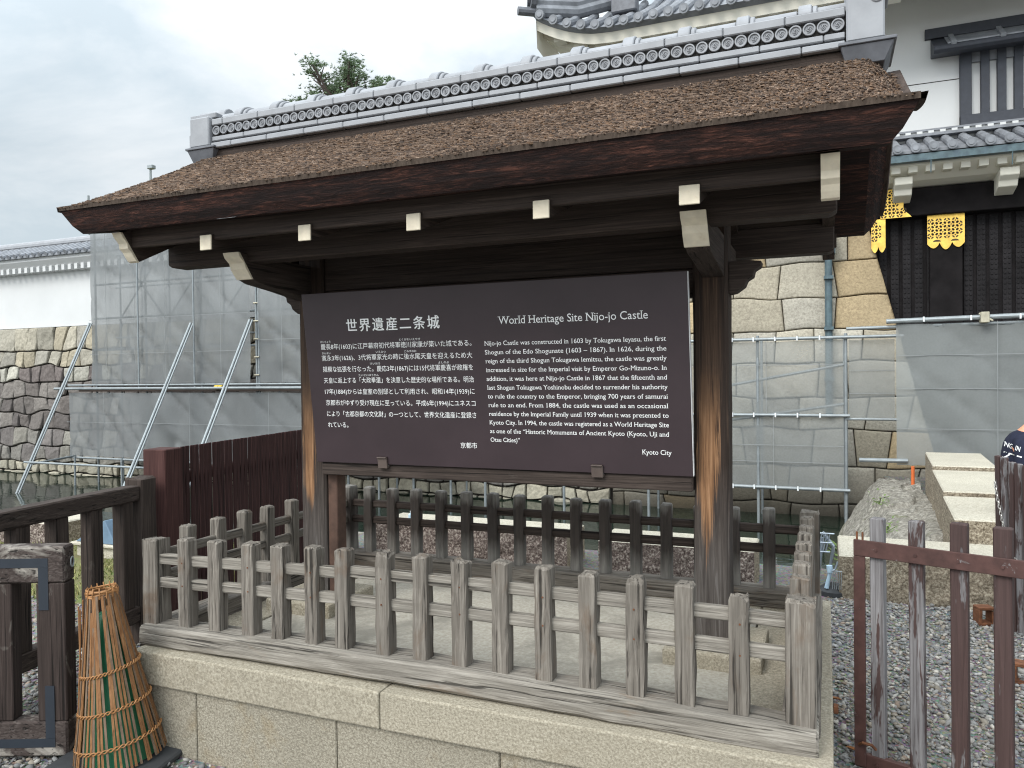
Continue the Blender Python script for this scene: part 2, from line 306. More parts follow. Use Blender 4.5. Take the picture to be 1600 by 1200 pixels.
# ------------------------------------------------------------------ mesh helpers
class MB:
    def __init__(s): s.v = []; s.f = []; s.c = []
    def add(s, vs, fs, c=None):
        o = len(s.v); s.v.extend([tuple(p) for p in vs]); s.f.extend([tuple(i + o for i in f) for f in fs]); s.c.extend([c or (1, 1, 1)] * len(vs)); return s
    def box(s, x0, x1, y0, y1, z0, z1, c=None):
        return s.add([(x0, y0, z0), (x1, y0, z0), (x1, y1, z0), (x0, y1, z0), (x0, y0, z1), (x1, y0, z1), (x1, y1, z1), (x0, y1, z1)],
                     [(0, 3, 2, 1), (4, 5, 6, 7), (0, 1, 5, 4), (1, 2, 6, 5), (2, 3, 7, 6), (3, 0, 4, 7)], c)
    def tube(s, p0, p1, r, n=10, r1=None, c=None, cap=True):
        p0 = Vector(p0); p1 = Vector(p1); d = (p1 - p0).normalized(); r1 = r if r1 is None else r1
        a = d.cross(Vector((0, 0, 1)));  a = Vector((1, 0, 0)) if a.length < 1e-3 else a.normalized(); b = d.cross(a)
        vs = [];
        for p, rr in ((p0, r), (p1, r1)):
            for i in range(n):
                t = 2 * math.pi * i / n; vs.append(p + (a * math.cos(t) + b * math.sin(t)) * rr)
        fs = [(i, (i + 1) % n, n + (i + 1) % n, n + i) for i in range(n)]
        if cap: fs += [tuple(range(n - 1, -1, -1)), tuple(range(n, 2 * n))]
        return s.add(vs, fs, c)
    def path(s, pts, r, n=8, c=None):
        pts = [Vector(p) for p in pts]; rs = r if isinstance(r, (list, tuple)) else [r] * len(pts); vs = []; prev = None
        for k, p in enumerate(pts):
            d = (pts[min(k + 1, len(pts) - 1)] - pts[max(k - 1, 0)]).normalized()
            if prev is None: a = d.cross(Vector((0, 0, 1))); a = Vector((1, 0, 0)) if a.length < 1e-3 else a.normalized()
            else: a = (prev - d * prev.dot(d)).normalized()
            prev = a; b = d.cross(a)
            for i in range(n):
                t = 2 * math.pi * i / n; vs.append(p + (a * math.cos(t) + b * math.sin(t)) * rs[k])
        m = len(pts); fs = [(k * n + i, k * n + (i + 1) % n, (k + 1) * n + (i + 1) % n, (k + 1) * n + i) for k in range(m - 1) for i in range(n)]
        fs += [tuple(range(n - 1, -1, -1)), tuple(range((m - 1) * n, m * n))]
        return s.add(vs, fs, c)
    def prism(s, poly, fn0, fn1, c=None):       # poly: 2-D points; fn maps (u,v) to 3-D on each end
        n = len(poly); vs = [fn0(*p) for p in poly] + [fn1(*p) for p in poly]
        return s.add(vs, [tuple(range(n)), tuple(range(2 * n - 1, n - 1, -1))] + [(i, n + i, n + (i + 1) % n, (i + 1) % n) for i in range(n)], c)
    def bar(s, p0, p1, w, d, wdir, ch=0.006, rings=6, jit=0.0015, cap=0.006, seed=0, rough_top=0.0, c=None, bow=None):
        """weathered timber: chamfered section w (along wdir) by d, lofted from p0 to p1"""
        rd = random.Random(seed); p0 = Vector(p0); p1 = Vector(p1); t = (p1 - p0).normalized(); wv = Vector(wdir); wv = (wv - t * wv.dot(t)).normalized(); dv = t.cross(wv)
        sec = [(-w/2+ch, -d/2), (0.12*w, -d/2), (w/2-ch, -d/2), (w/2, -d/2+ch), (w/2, d/2-ch), (w/2-ch, d/2), (-0.1*w, d/2), (-w/2+ch, d/2), (-w/2, d/2-ch), (-w/2, -d/2+ch)]
        n = len(sec); Ln = (p1 - p0).length; st = [0.0, cap / Ln] + [cap / Ln + (1 - 2 * cap / Ln) * k / rings for k in range(1, rings)] + [1 - cap / Ln, 1.0]
        vs = []
        for k, u in enumerate(st):
            sc = 1.0 - (cap * 0.9 / max(w, d) * 2 if k in (0, len(st) - 1) else 0)
            cen = p0.lerp(p1, u)
            if bow: cen = cen + Vector(bow) * math.sin(math.pi * u)
            for a, b in sec:
                off = t * (rd.uniform(-rough_top, 0) if k >= len(st) - 2 else 0)
                vs.append(cen + wv * (a * sc + rd.uniform(-jit, jit)) + dv * (b * sc + rd.uniform(-jit, jit)) + off)
        fs = [(k * n + i, k * n + (i + 1) % n, (k + 1) * n + (i + 1) % n, (k + 1) * n + i) for k in range(len(st) - 1) for i in range(n)]
        fs += [tuple(range(n - 1, -1, -1)), tuple(range((len(st) - 1) * n, len(st) * n))]
        return s.add(vs, fs, c)

WL = {}
def obj(name, mb, mat, parent=None, origin=None, smooth=False, bevel=0.0, seg=1, attr=False):
    v = np.array(mb.v, dtype=float)
    if origin is None: origin = ((v[:, 0].min() + v[:, 0].max()) / 2, (v[:, 1].min() + v[:, 1].max()) / 2, v[:, 2].min())
    origin = Vector(origin)
    me = bpy.data.meshes.new(name); me.from_pydata((v - np.array(origin)).tolist(), [], mb.f)
    if attr:
        at = me.color_attributes.new('col', 'FLOAT_COLOR', 'POINT'); cc = np.ones((len(mb.v), 4)); cc[:, :3] = np.array(mb.c); at.data.foreach_set('color', cc.ravel())
    bm = bmesh.new(); bm.from_mesh(me); bmesh.ops.recalc_face_normals(bm, faces=bm.faces)
    if bevel: bmesh.ops.bevel(bm, geom=list(bm.edges), offset=bevel, segments=seg, affect='EDGES', profile=0.5, clamp_overlap=True)
    bm.to_mesh(me); bm.free()
    if smooth: me.polygons.foreach_set('use_smooth', [True] * len(me.polygons))
    me.materials.append(mat); me.update()
    o = bpy.data.objects.new(name, me); col.objects.link(o); WL[o.name] = origin
    if parent is not None: o.parent = parent; o.location = origin - WL[parent.name]
    else: o.location = origin
    return o
def tag(o, label=None, cat=None, group=None, kind=None):
    if label: o['label'] = label
    if cat: o['category'] = cat
    if group: o['group'] = group
    if kind: o['kind'] = kind
    return o
def thing(name, loc, label, cat, group=None):
    o = bpy.data.objects.new(name, None); o.empty_display_size = 0.1; o.location = loc; col.objects.link(o); WL[o.name] = Vector(loc); return tag(o, label, cat, group)
def copy_part(src, parent, world_loc):
    o = src.copy(); col.objects.link(o); o.parent = parent; o.location = Vector(world_loc) - WL[parent.name]; WL[o.name] = Vector(world_loc); return o
def npmesh(name, V, Fc, nper, mat, cols=None, smooth=False):
    """fast mesh: V (n,3), Fc (m,nper)"""
    me = bpy.data.meshes.new(name); me.vertices.add(len(V)); me.vertices.foreach_set('co', V.astype(np.float32).ravel())
    me.loops.add(Fc.size); me.loops.foreach_set('vertex_index', Fc.astype(np.int32).ravel())
    me.polygons.add(len(Fc)); me.polygons.foreach_set('loop_start', np.arange(0, Fc.size, nper, dtype=np.int32)); me.polygons.foreach_set('loop_total', np.full(len(Fc), nper, dtype=np.int32))
    if cols is not None:
        at = me.color_attributes.new('col', 'FLOAT_COLOR', 'POINT'); cc = np.ones((len(V), 4)); cc[:, :3] = cols; at.data.foreach_set('color', cc.astype(np.float32).ravel())
    me.update(calc_edges=True); me.validate(); me.materials.append(mat)
    if smooth: me.polygons.foreach_set('use_smooth', [True] * len(me.polygons))
    return me

# ================================================================== SETTING
g = MB(); g.add([(-150, -150, 0), (150, -150, 0), (150, 4.28, 0), (-1.6, 4.28, 0), (-1.6, 3.3, 0), (-150, 3.3, 0)], [(0, 1, 2, 3, 4, 5)])
tag(obj('ground', g, M['ground']), kind='structure')
g = MB(); g.add([(-150, 3.2, -0.65), (150, 3.2, -0.65), (150, 11.5, -0.65), (-150, 11.5, -0.65)], [(0, 1, 2, 3)])
tag(obj('water', g, M['water']), kind='structure')
g = MB(); g.box(-1.6, 12, 4.18, 4.28, -1.6, -0.004); g.box(-150, -1.6, 3.2, 3.3, -1.6, -0.004); g.box(-1.7, -1.6, 3.3, 4.28, -1.6, -0.004); tag(obj('moat_bank', g, M['bank']), kind='structure')
g = MB(); g.box(3.75, 12, 4.285, 10.9, -1.6, 0.02); tag(obj('bridge_causeway', g, M['ground']), kind='structure')
g = MB(); g.add([(-150, 11.0, 2.75), (150, 11.0, 2.75), (150, 150, 2.75), (-150, 150, 2.75)], [(0, 1, 2, 3)])
tag(obj('castle_ground', g, M['soil']), kind='structure')
g = MB(); g.add([(-7.0, 1.35, 0.006), (-1.35, 1.35, 0.006), (-1.62, 3.28, 0.006), (-7.0, 3.28, 0.006)], [(0, 1, 2, 3)])
tag(obj('lawn', g, M['soil']), kind='structure')
# grass blades
N = 9000; px_ = rng.uniform(-5.6, -1.35, N); py_ = rng.uniform(1.3, 3.26, N); keep = noise_mask = np.array([noise.noise(Vector((a * 1.3, b * 1.3, 0))) > -0.25 for a, b in zip(px_, py_)])
px_, py_ = px_[keep], py_[keep]; N = len(px_); hh = rng.uniform(0.025, 0.075, N); an = rng.uniform(0, 6.28, N); ln = rng.normal(0, 0.025, (N, 2))
w = 0.005; V = np.zeros((N, 3, 3)); V[:, 0] = np.stack([px_ - w * np.cos(an), py_ - w * np.sin(an), np.full(N, 0.004)], 1); V[:, 1] = np.stack([px_ + w * np.cos(an), py_ + w * np.sin(an), np.full(N, 0.004)], 1)
V[:, 2] = np.stack([px_ + ln[:, 0], py_ + ln[:, 1], hh], 1)
t = rng.uniform(0, 1, (N, 1)); cc = (1 - t) * np.array([[0.09, 0.15, 0.03]]) + t * np.array([[0.3, 0.27, 0.1]])
me = npmesh('grass', V.reshape(-1, 3), np.arange(N * 3).reshape(-1, 3), 3, M['grass'], np.repeat(cc, 3, 0))
o = bpy.data.objects.new('grass', me); col.objects.link(o); tag(o, 'patchy yellow green grass behind the dark rail fence', 'grass', kind='stuff')
# loose gravel stones
ICO = bmesh.new(); bmesh.ops.create_icosphere(ICO, subdivisions=1, radius=1.0); iv = np.array([v.co[:] for v in ICO.verts]); itf = np.array([[v.index for v in f.verts] for f in ICO.faces]); ICO.free()
def gravel_pts(n, x0, x1, y0, y1): return np.stack([rng.uniform(x0, x1, n), rng.uniform(y0, y1, n)], 1)
pts = np.concatenate([gravel_pts(15500, 2.93, 4.35, -0.6, 3.42), gravel_pts(1600, 4.35, 5.2, 1.8, 3.6), gravel_pts(3800, -1.25, 0.0, -0.5, 1.5), gravel_pts(1500, -0.6, 1.0, -0.7, -0.09), gravel_pts(1800, -3.0, -1.2, -0.4, 1.4)])
N = len(pts); s = rng.gamma(6, 0.0016, N).clip(0.004, 0.021); s3 = np.stack([s * rng.uniform(0.8, 1.35, N), s * rng.uniform(0.7, 1.1, N), s * rng.uniform(0.4, 0.75, N)], 1)
a = rng.uniform(0, 6.28, N); ca, sa = np.cos(a), np.sin(a)
V = iv[None] * (1 + rng.normal(0, 0.16, (N, 12, 1))) * s3[:, None, :]
tl = rng.normal(0, 0.3, N)[:, None]; V[:, :, 2] += V[:, :, 0] * tl
X = V[:, :, 0] * ca[:, None] - V[:, :, 1] * sa[:, None]; Y = V[:, :, 0] * sa[:, None] + V[:, :, 1] * ca[:, None]
V = np.stack([X + pts[:, :1], Y + pts[:, 1:], V[:, :, 2] + (s3[:, 2] * rng.uniform(0.2, 1.1, N))[:, None]], 2)
pal = np.array([[0.20, 0.205, 0.215], [0.12, 0.13, 0.145], [0.3, 0.3, 0.295], [0.24, 0.215, 0.18], [0.42, 0.41, 0.385], [0.15, 0.16, 0.18], [0.22, 0.16, 0.12], [0.27, 0.28, 0.3]]) * np.array([[1.12, 1.06, 0.98]]) * 0.68 + np.array([[0.23, 0.222, 0.205]]) * 0.32
ci = rng.choice(len(pal), N, p=[0.22, 0.2, 0.15, 0.13, 0.08, 0.12, 0.03, 0.07]); cc = pal[ci] * rng.uniform(0.75, 1.2, (N, 1))
me = npmesh('gravel', V.reshape(-1, 3), (itf[None] + np.arange(N)[:, None, None] * 12).reshape(-1, 3), 3, M['pebble'], np.repeat(cc, 12, 0))
o = bpy.data.objects.new('gravel', me); col.objects.link(o); tag(o, 'grey and tan loose gravel beside the stone platform', 'gravel', kind='stuff')

# ------------------------------------------------------------------ fitted-stone walls
def stone_wall(x0, x1, zrows, wmean, yface, seed, xr=None, palette=None, gap=0.007, zj=0.05, bulge=0.03, n=7, mb=None, wj=0.35, rcf=0.035):
    """rows of irregular pillowed stones on a battered face y=yface(z)"""
    rd = random.Random(seed); mb = mb or MB(); US = [0, 0.012, 0.05, 0.2, 0.4, 0.6, 0.8, 0.95, 0.988, 1.0]; n = len(US) - 1
    def zl(k, x):
        if k == 0: return zrows[0]
        if k == len(zrows) - 1: return zrows[-1]
        return zrows[k] + zj * (noise.noise(Vector((x * 1.7, k * 9.1, seed))) * 1.6 + 0.5 * math.sin(x * (4.3 if zj > 0.04 else 1.1) + k * 2))
    for k in range(len(zrows) - 1):
        h = zrows[k + 1] - zrows[k]; x = x0 - rd.uniform(0, wmean); xs = []
        while x < x1 + wmean:
            xs.append((x + rd.uniform(-0.17, 0.17) * h, x + rd.uniform(-0.17, 0.17) * h)); x += wmean * rd.uniform(1 - wj, 1 + wj) * (h / (zrows[-1] - zrows[0]) * (len(zrows) - 1)) ** 0.5
        for (b0, t0), (b1, t1) in zip(xs, xs[1:]):
            c = palette(k, (zrows[k] + zrows[k + 1]) / 2, rd); vs = []; bl = bulge * rd.uniform(0.5, 1.3); tx, tz = rd.uniform(-1, 1) * bulge, rd.uniform(-1, 1) * bulge; sd_ = rd.random() * 50
            for v in US:
                for u in US:
                    g_ = gap
                    xb = b0 + (b1 - b0) * u; xt = t0 + (t1 - t0) * u; xx = xb + (xt - xb) * v
                    za, zb = zl(k, xx), zl(k + 1, xx)
                    uu = 2 * u - 1; vv = 2 * v - 1; rc = 1 - rcf * (uu * uu * vv * vv) ** 2
                    zm = (za + zb) / 2; zz = zm + (zb - za - 2 * g_) / 2 * vv * rc; xm = (b0 + b1 + t0 + t1) / 4
                    xx = xm + (xx - xm) * rc * (1 - 2 * g_ / max(0.1, b1 - b0))
                    e_ = (1 - uu ** 16) * (1 - vv ** 16); d = -bl * e_ + tx * uu + tz * vv + 0.9 * bulge * noise.noise(Vector((xx * 4, zz * 4, sd_))) + 0.5 * bulge * noise.noise(Vector((xx * 12, zz * 12, sd_)))
                    if max(abs(uu), abs(vv)) > 0.99: d += 0.05
                    lim = xr(zz) if xr else x1
                    xx = min(max(xx, x0), lim)
                    vs.append((xx, yface(zz) + d, zz))
            if min(p[0] for p in vs) > (xr((zrows[k] + zrows[k+1]) / 2) if xr else x1) - 0.03 or max(p[0] for p in vs) < x0 + 0.03: continue
            W = n + 1; fs = [(j * W + i, j * W + i + 1, (j + 1) * W + i + 1, (j + 1) * W + i) for j in range(n) for i in range(n)]
            mb.add(vs, fs, c)
    return mb
def pal_left(k, z, rd):
    if k <= 1: c = rd.choice([(0.42, 0.39, 0.31), (0.36, 0.34, 0.27), (0.45, 0.42, 0.33)])
    elif z > 1.9: c = rd.choice([(0.34, 0.32, 0.27), (0.42, 0.39, 0.32), (0.3, 0.285, 0.25), (0.38, 0.34, 0.26)])
    elif z > 1.45: c = rd.choice([(0.4, 0.39, 0.34), (0.16, 0.138, 0.132), (0.36, 0.35, 0.31), (0.14, 0.12, 0.115)])
    elif z > 0.55: c = rd.choice([(0.135, 0.12, 0.113), (0.165, 0.149, 0.14), (0.112, 0.1, 0.096), (0.24, 0.225, 0.205), (0.2, 0.183, 0.17)])
    else: c = rd.choice([(0.24, 0.23, 0.205), (0.2, 0.19, 0.175), (0.28, 0.265, 0.235), (0.17, 0.155, 0.15)])
    f = rd.uniform(0.85, 1.15); return tuple(x * f for x in c)
def pal_right(k, z, rd):
    c = rd.choice([(0.38, 0.345, 0.275), (0.44, 0.415, 0.355), (0.36, 0.335, 0.275), (0.4, 0.37, 0.305), (0.43, 0.34, 0.215), (0.35, 0.33, 0.285)])
    f = rd.uniform(0.85, 1.12); return tuple(x * f for x in c)
YW = 10.7
yb = lambda z: YW - 0.16 * (3.0 - z) * 0.5
sw = thing('moat_stone_wall', (-11, YW, -0.65), 'long wall of fitted moat stones under the white plaster wall', 'stone wall')
mb = stone_wall(-26, -0.6, [-1.1, -0.62, -0.38, 0.02, 0.42, 0.82, 1.2, 1.6, 1.98, 2.38, 2.98], 0.43, yb, 3, palette=pal_left, zj=0.05, gap=0.013)
obj('stone_face', mb, M['moat_stone'], sw, origin=(-11, YW, 0), smooth=False, attr=True)
mb = MB(); mb.prism([(YW - 0.26, -1.2), (YW + 0.06, 2.96), (YW + 0.9, 2.96), (YW + 0.9, -1.2)], lambda y, z: (-26, y, z), lambda y, z: (-0.6, y, z)); obj('joint_fill', mb, M['joint'], sw)
# castle plaster wall on it
cw = thing('castle_wall', (-12, YW + 0.5, 2.98), 'long white plastered castle wall with a grey tiled roof', 'wall')
mb = MB(); mb.box(-26, -1.2, YW + 0.08, YW + 0.7, 2.98, 4.55); obj('plaster_face', mb, M['plaster'], cw)
mb = MB()
mb.prism([(YW + 0.079, 4.33), (YW - 0.12, 4.42), (YW - 0.28, 4.6), (YW - 0.28, 4.68), (YW + 0.079, 4.72)], lambda y, z: (-26, y, z), lambda y, z: (-1.2, y, z))
for i in range(110):
    x = -25.9 + i * 0.222; mb.box(x, x + 0.1, YW - 0.2, YW + 0.05, 4.34, 4.47)
obj('moulded_eave', mb, M['plaster'], cw)
mb = MB(); mb.prism([(YW - 0.36, 4.68), (YW - 0.36, 4.73), (YW + 0.38, 5.06), (YW + 1.1, 4.7), (YW + 1.1, 4.66)], lambda y, z: (-26, y, z), lambda y, z: (-1.2, y, z))
for i in range(110):
    x = -25.9 + i * 0.225; mb.tube((x, YW - 0.39, 4.73), (x, YW + 0.3, 5.05), 0.055, 8)
obj('tile_roof', mb, M['tile'], cw)
mb = MB(); mb.box(-26, -1.2, YW + 0.22, YW + 0.52, 5.0, 5.14); mb.tube((-26, YW + 0.37, 5.16), (-1.2, YW + 0.37, 5.16), 0.09, 10); mb.box(-26, -1.2, YW + 0.2, YW + 0.54, 5.085, 5.1)
obj('ridge', mb, M['tile_pale'], cw)

# ------------------------------------------------------------------ GATE BUILDING (right, across the bridge)
gb = thing('castle_gate', (6.0, YW, 0.02), 'white two storey castle gate with black iron doors and gold fittings', 'castle gate')
xr = lambda z: 3.93 - (z - 2.44) * 0.25
yg = lambda z: YW - 0.05 * (4.2 - z)
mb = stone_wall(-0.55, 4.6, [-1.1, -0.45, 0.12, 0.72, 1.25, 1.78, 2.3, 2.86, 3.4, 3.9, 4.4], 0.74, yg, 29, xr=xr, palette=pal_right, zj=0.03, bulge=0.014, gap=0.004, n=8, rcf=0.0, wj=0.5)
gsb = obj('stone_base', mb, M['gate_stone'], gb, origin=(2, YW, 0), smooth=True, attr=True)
mb = MB()
mb.add([(-0.6, yg(-1.2) + .06, -1.2), (xr(-1.2) - .02, yg(-1.2) + .06, -1.2), (xr(4.4) - .02, yg(4.4) + .06, 4.4), (-0.6, yg(4.4) + .06, 4.4), (-0.6, YW + 2, -1.2), (xr(-1.2) - .02, YW + 2, -1.2), (xr(4.4) - .02, YW + 2, 4.4), (-0.6, YW + 2, 4.4)],
       [(0, 1, 2, 3), (1, 5, 6, 2), (4, 7, 6, 5), (0, 3, 7, 4), (3, 2, 6, 7)])
obj('base_joint', mb, M['joint'], gsb)
# doors: planks with iron strips and rows of studs
mb = MB(); mb.box(3.2, 11, YW + 0.16, YW + 0.3, 0.0, 4.1); dr = obj('iron_door', mb, M['ironwood'], gb)
mb = MB()
for i in range(40):
    x = 3.72 + i * 0.168; dp = 0.03 if i % 3 else 0.012; mb.box(x, x + 0.112, YW + 0.16 - dp, YW + 0.165, 1.2, 4.0)
    if i < 16:
        for k in range(26):
            for dxx in (0.028, 0.084): mb.box(x + dxx - 0.014, x + dxx + 0.014, YW + 0.148 - dp, YW + 0.161 - dp, 2.02 + k * 0.076, 2.052 + k * 0.076)
obj('iron_strips', mb, M['iron_strip'], dr)
mb = MB(); mb.box(3.3, 11, YW - 0.1, YW + 0.4, 4.02, 4.44); obj('lintel', mb, M['ironwood'], gb, bevel=0.01)
mb = MB(); mb.box(4.42, 4.86, YW + 0.02, YW + 0.125, 0.0, 4.01); obj('door_post', mb, M['ironwood'], gb, bevel=0.008)
# gilded fittings with scalloped ends
def scallop(w, h, n=3, amp=0.07):
    p = [(0, h), (0, 0.0)]
    for k in range(n):
        for q in range(1, 9):
            u = q / 8; x = w * (k + u) / n; cen = abs((k + 0.5) - n / 2) < 0.6
            p.append((x, (-(amp * (1.25 if cen else 0.9)) * math.sin(math.pi * u)) if q < 8 else (0.015 if k < n - 1 else 0)))
    p.append((w, h)); return p
def gold_fitting(x, z, poly, y, cells, name='gold_fitting', skew=0.0):
    mb = MB(); mb.prism([(x + u + skew * v, z + v) for u, v in poly], lambda u, v: (u, y, v), lambda u, v: (u, y + 0.02, v)); f = obj(name, mb, M['gold'], gb)
    mb = MB()
    for (u, v) in cells:                                          # engraved lattice of small diamonds and dots
        s_ = 0.021; cx, cz = x + u + skew * v, z + v
        for a_ in range(4):
            t0_, t1_ = a_ * math.pi / 2 + .25, (a_ + 1) * math.pi / 2 - .25
            ps = [(cx + r_ * math.cos(t_), cz + r_ * math.sin(t_)) for r_, t_ in ((0.046, t0_), (0.046, (t0_ + t1_) / 2), (0.046, t1_), (0.026, t1_), (0.026, t0_))]
            mb.prism(ps, lambda p, q: (p, y - 0.004, q), lambda p, q: (p, y + 0.003, q))
        mb.prism([(cx - 0.013, cz), (cx, cz - 0.013), (cx + 0.013, cz), (cx, cz + 0.013)], lambda p, q: (p, y - 0.004, q), lambda p, q: (p, y + 0.003, q))
    for (u, v, r_) in [(0.13, 0.05, .03), (0.37, 0.05, .03)] if len(poly) > 20 and not skew else []:
        mb.prism([(x + u + r_ * 1.8 * math.cos(t_), z + v * .6 + r_ * math.sin(t_)) for t_ in np.linspace(0, math.pi, 8)], lambda p, q: (p, y - 0.004, q), lambda p, q: (p, y + 0.003, q))
    obj('engraving', mb, M['gold_cut'], f); return f
lat = lambda w, h, z0, st=0.11: [(0.045 + i * st + (st / 2 if j % 2 else 0), z0 + j * st * 0.5 + 0.02) for j in range(int((h - z0) / (st * 0.5))) for i in range(int((w - 0.04) / st)) if 0.045 + i * st + (st / 2 if j % 2 else 0) < w - 0.03]
gold_fitting(4.385, 3.58, scallop(0.5, 0.45, 3, 0.075), YW - 0.005, lat(0.5, 0.42, 0.1))
gold_fitting(3.6, 3.56, scallop(0.2, 0.44, 2, 0.06), YW - 0.118, lat(0.2, 0.42, 0.12), skew=0.0)
c = [(0, 0), (0.43, 0.0)] + [(0.43 - 0.13 * math.sin(t_) - 0.02 * math.sin(3 * t_), 0.02 + 0.4 * t_ / math.pi) for t_ in np.linspace(0.25, math.pi, 12)] + [(0.4, 0.44), (0, 0.44)]
gold_fitting(3.73, 4.0, c, YW - 0.14, [p for p in lat(0.43, 0.42, 0.03) if p[0] < 0.22 or (p[1] < .12 and p[0] < .34) or (p[1] > .36 and p[0] < .36)])
# lower eave: plaster soffit with dentils and bracket arms, copper gutter, tiles
YE = 9.95
mb = MB(); mb.prism([(YW + 0.05, 4.44), (YE + 0.42, 4.5), (YE + 0.1, 4.66), (YE + 0.1, 4.76), (YW + 0.05, 4.8)], lambda y, z: (1.5, y, z), lambda y, z: (11, y, z))
for i in range(42): x = 1.6 + i * 0.225; mb.box(x, x + 0.12, YE + 0.12, YE + 0.4, 4.56, 4.67)
sf = obj('plaster_soffit', mb, M['soffit'], gb, bevel=0.004)
for x in (3.9, 5.25, 6.6, 8.0):
    mb = MB(); mb.prism([(YW - 0.02, 4.2), (YW - 0.02, 4.47), (YE + 0.22, 4.53), (YE + 0.22, 4.42), (YE + 0.32, 4.36), (YE + 0.36, 4.28)], lambda y, z: (x, y, z), lambda y, z: (x + 0.24, y, z)); obj('bracket_arm', mb, M['soffit'], gb, bevel=0.008)
mb = MB(); mb.prism([(YE - 0.06, 4.68), (YE - 0.06, 4.78), (YE + 0.06, 4.8), (YE + 0.06, 4.68)], lambda y, z: (1.5, y, z), lambda y, z: (11, y, z))
for x in (4.35, 5.35, 6.4): mb.tube((x, YE - 0.05, 4.68), (x, YE - 0.03, 4.5), 0.008, 6)
obj('gutter', mb, M['copper'], gb)
mb = MB(); mb.prism([(YE - 0.04, 4.8), (YE - 0.04, 4.84), (YW + 0.1, 5.2), (YW + 0.1, 5.1)], lambda y, z: (1.5, y, z), lambda y, z: (11, y, z))
for i in range(40):
    x = 1.6 + i * 0.232; mb.tube((x, YE - 0.08, 4.865), (x, YW + 0.05, 5.2), 0.062, 12)
    mb.tube((x, YE - 0.105, 4.86), (x, YE - 0.07, 4.865), 0.068, 14); mb.tube((x, YE - 0.11, 4.86), (x, YE - 0.1, 4.86), 0.04, 10)
obj('eave_tiles', mb, M['tile'], gb)
mb = MB(); mb.box(1.5, 11, YW - 0.16, YW + 0.02, 5.2, 5.24); mb.box(1.5, 11, YW - 0.13, YW + 0.02, 5.28, 5.31); fl = obj('flashing_tiles', mb, M['tile'], gb)
mb = MB(); mb.box(1.5, 11, YW - 0.1, YW + 0.02, 5.24, 5.28)
for i in range(60): x = 1.6 + i * 0.155; mb.box(x, x + 0.075, YW - 0.15, YW, 5.242, 5.278)
obj('mortar_dots', mb, M['plaster'], fl)
# upper wall
mb = MB(); mb.box(-0.45, 12, YW, YW + 5, 4.9, 7.9); uw = obj('upper_wall', mb, M['plaster'], gb)
mb = MB(); mb.box(3.0, 4.9, YW - 0.004, YW + 0.02, 6.04, 6.052); obj('plaster_line', mb, M['joint'], uw)
mb = MB(); z0, z1 = 5.3, 6.42
mb.box(4.82, 4.97, YW - 0.1, YW + 0.02, z0, z1); mb.box(4.82, 8, YW - 0.11, YW + 0.01, z0 - 0.02, z0 + 0.16)
wf = obj('window_frame', mb, M['lattice'], gb, bevel=0.006)
for i in range(14):
    x = 5.09 + i * 0.212; mb = MB(); mb.box(x, x + 0.112, YW - 0.09, YW + 0.01, z0 + 0.15, z1); obj('window_bar', mb, M['lattice'], wf, bevel=0.005)
mb = MB(); mb.box(4.97, 8, YW - 0.05, YW + 0.01, z1 - 0.17, z1); obj('window_rail', mb, M['tile'], wf)
mb = MB(); mb.prism([(YW + 0.01, 6.4), (YW - 0.36, 6.34), (YW - 0.42, 6.38), (YW - 0.4, 6.44), (YW + 0.01, 6.7)], lambda y, z: (4.44, y, z), lambda y, z: (8.2, y, z)); hd = obj('window_hood', mb, M['lattice'], gb, bevel=0.008)
mb = MB(); mb.prism([(YW - 0.385, 6.455), (YW - 0.04, 6.67), (YW - 0.04, 6.69), (YW - 0.385, 6.475)], lambda y, z: (4.62, y, z), lambda y, z: (8.2, y, z)); obj('hood_board', mb, M['tile'], hd)
mb = MB(); mb.box(4.36, 8.2, YW - 0.06, YW + 0.01, 6.69, 6.84); obj('hood_top_rail', mb, M['lattice'], hd)
for x in (4.7, 5.32, 5.95, 6.6):
    mb = MB(); mb.bar((x, YW - 0.42, 6.445), (x, YW - 0.03, 6.71), 0.07, 0.05, (1, 0, 0), jit=0.0); obj('hood_batten', mb, M['tile'], hd)
# upper hip roof: eave curves up to the corner
XC, YU = -1.52, 9.35
def zeave(x): d = max(0.0, 1.3 - (x - XC)); return 7.2 + 0.25 * d * d
ex = [XC + 0.12 * i for i in range(9)] + [XC + 1.0 + 0.3 * i for i in range(40)]
mb = MB()
for a_, b_ in zip(ex, ex[1:]):
    za, zb_ = zeave(a_), zeave(b_); mb.add([(a_, YU + 0.1, za - 0.03), (b_, YU + 0.1, zb_ - 0.03), (b_, YU + 0.14, zb_ - 0.2), (a_, YU + 0.14, za - 0.2)], [(0, 3, 2, 1)])
    mb.add([(a_, YU + 0.14, za - 0.2), (b_, YU + 0.14, zb_ - 0.2), (b_, YU + 0.45, zb_ - 0.1), (a_, YU + 0.45, za - 0.1)], [(0, 3, 2, 1)])
    mb.add([(a_, YU + 0.45, za - 0.1), (b_, YU + 0.45, zb_ - 0.1), (b_, YU + 0.47, zb_ - 0.2), (a_, YU + 0.47, za - 0.2)], [(0, 3, 2, 1)])
    mb.add([(a_, YU + 0.47, za - 0.2), (b_, YU + 0.47, zb_ - 0.2), (b_, YW + 0.02, 7.5), (a_, YW + 0.02, 7.5)], [(0, 3, 2, 1)])
x = XC + 0.3                                                      # west side return of the plaster eave
mb.add([(XC, YU + 0.1, zeave(XC) - 0.03), (XC, YU + 4, zeave(XC) - 0.4), (XC, YU + 4, zeave(XC) - 0.9), (XC, YU + 0.14, zeave(XC) - 0.5)], [(0, 1, 2, 3)])
us = obj('upper_soffit', mb, M['soffit'], gb)
mb = MB(); x = XC + 0.25
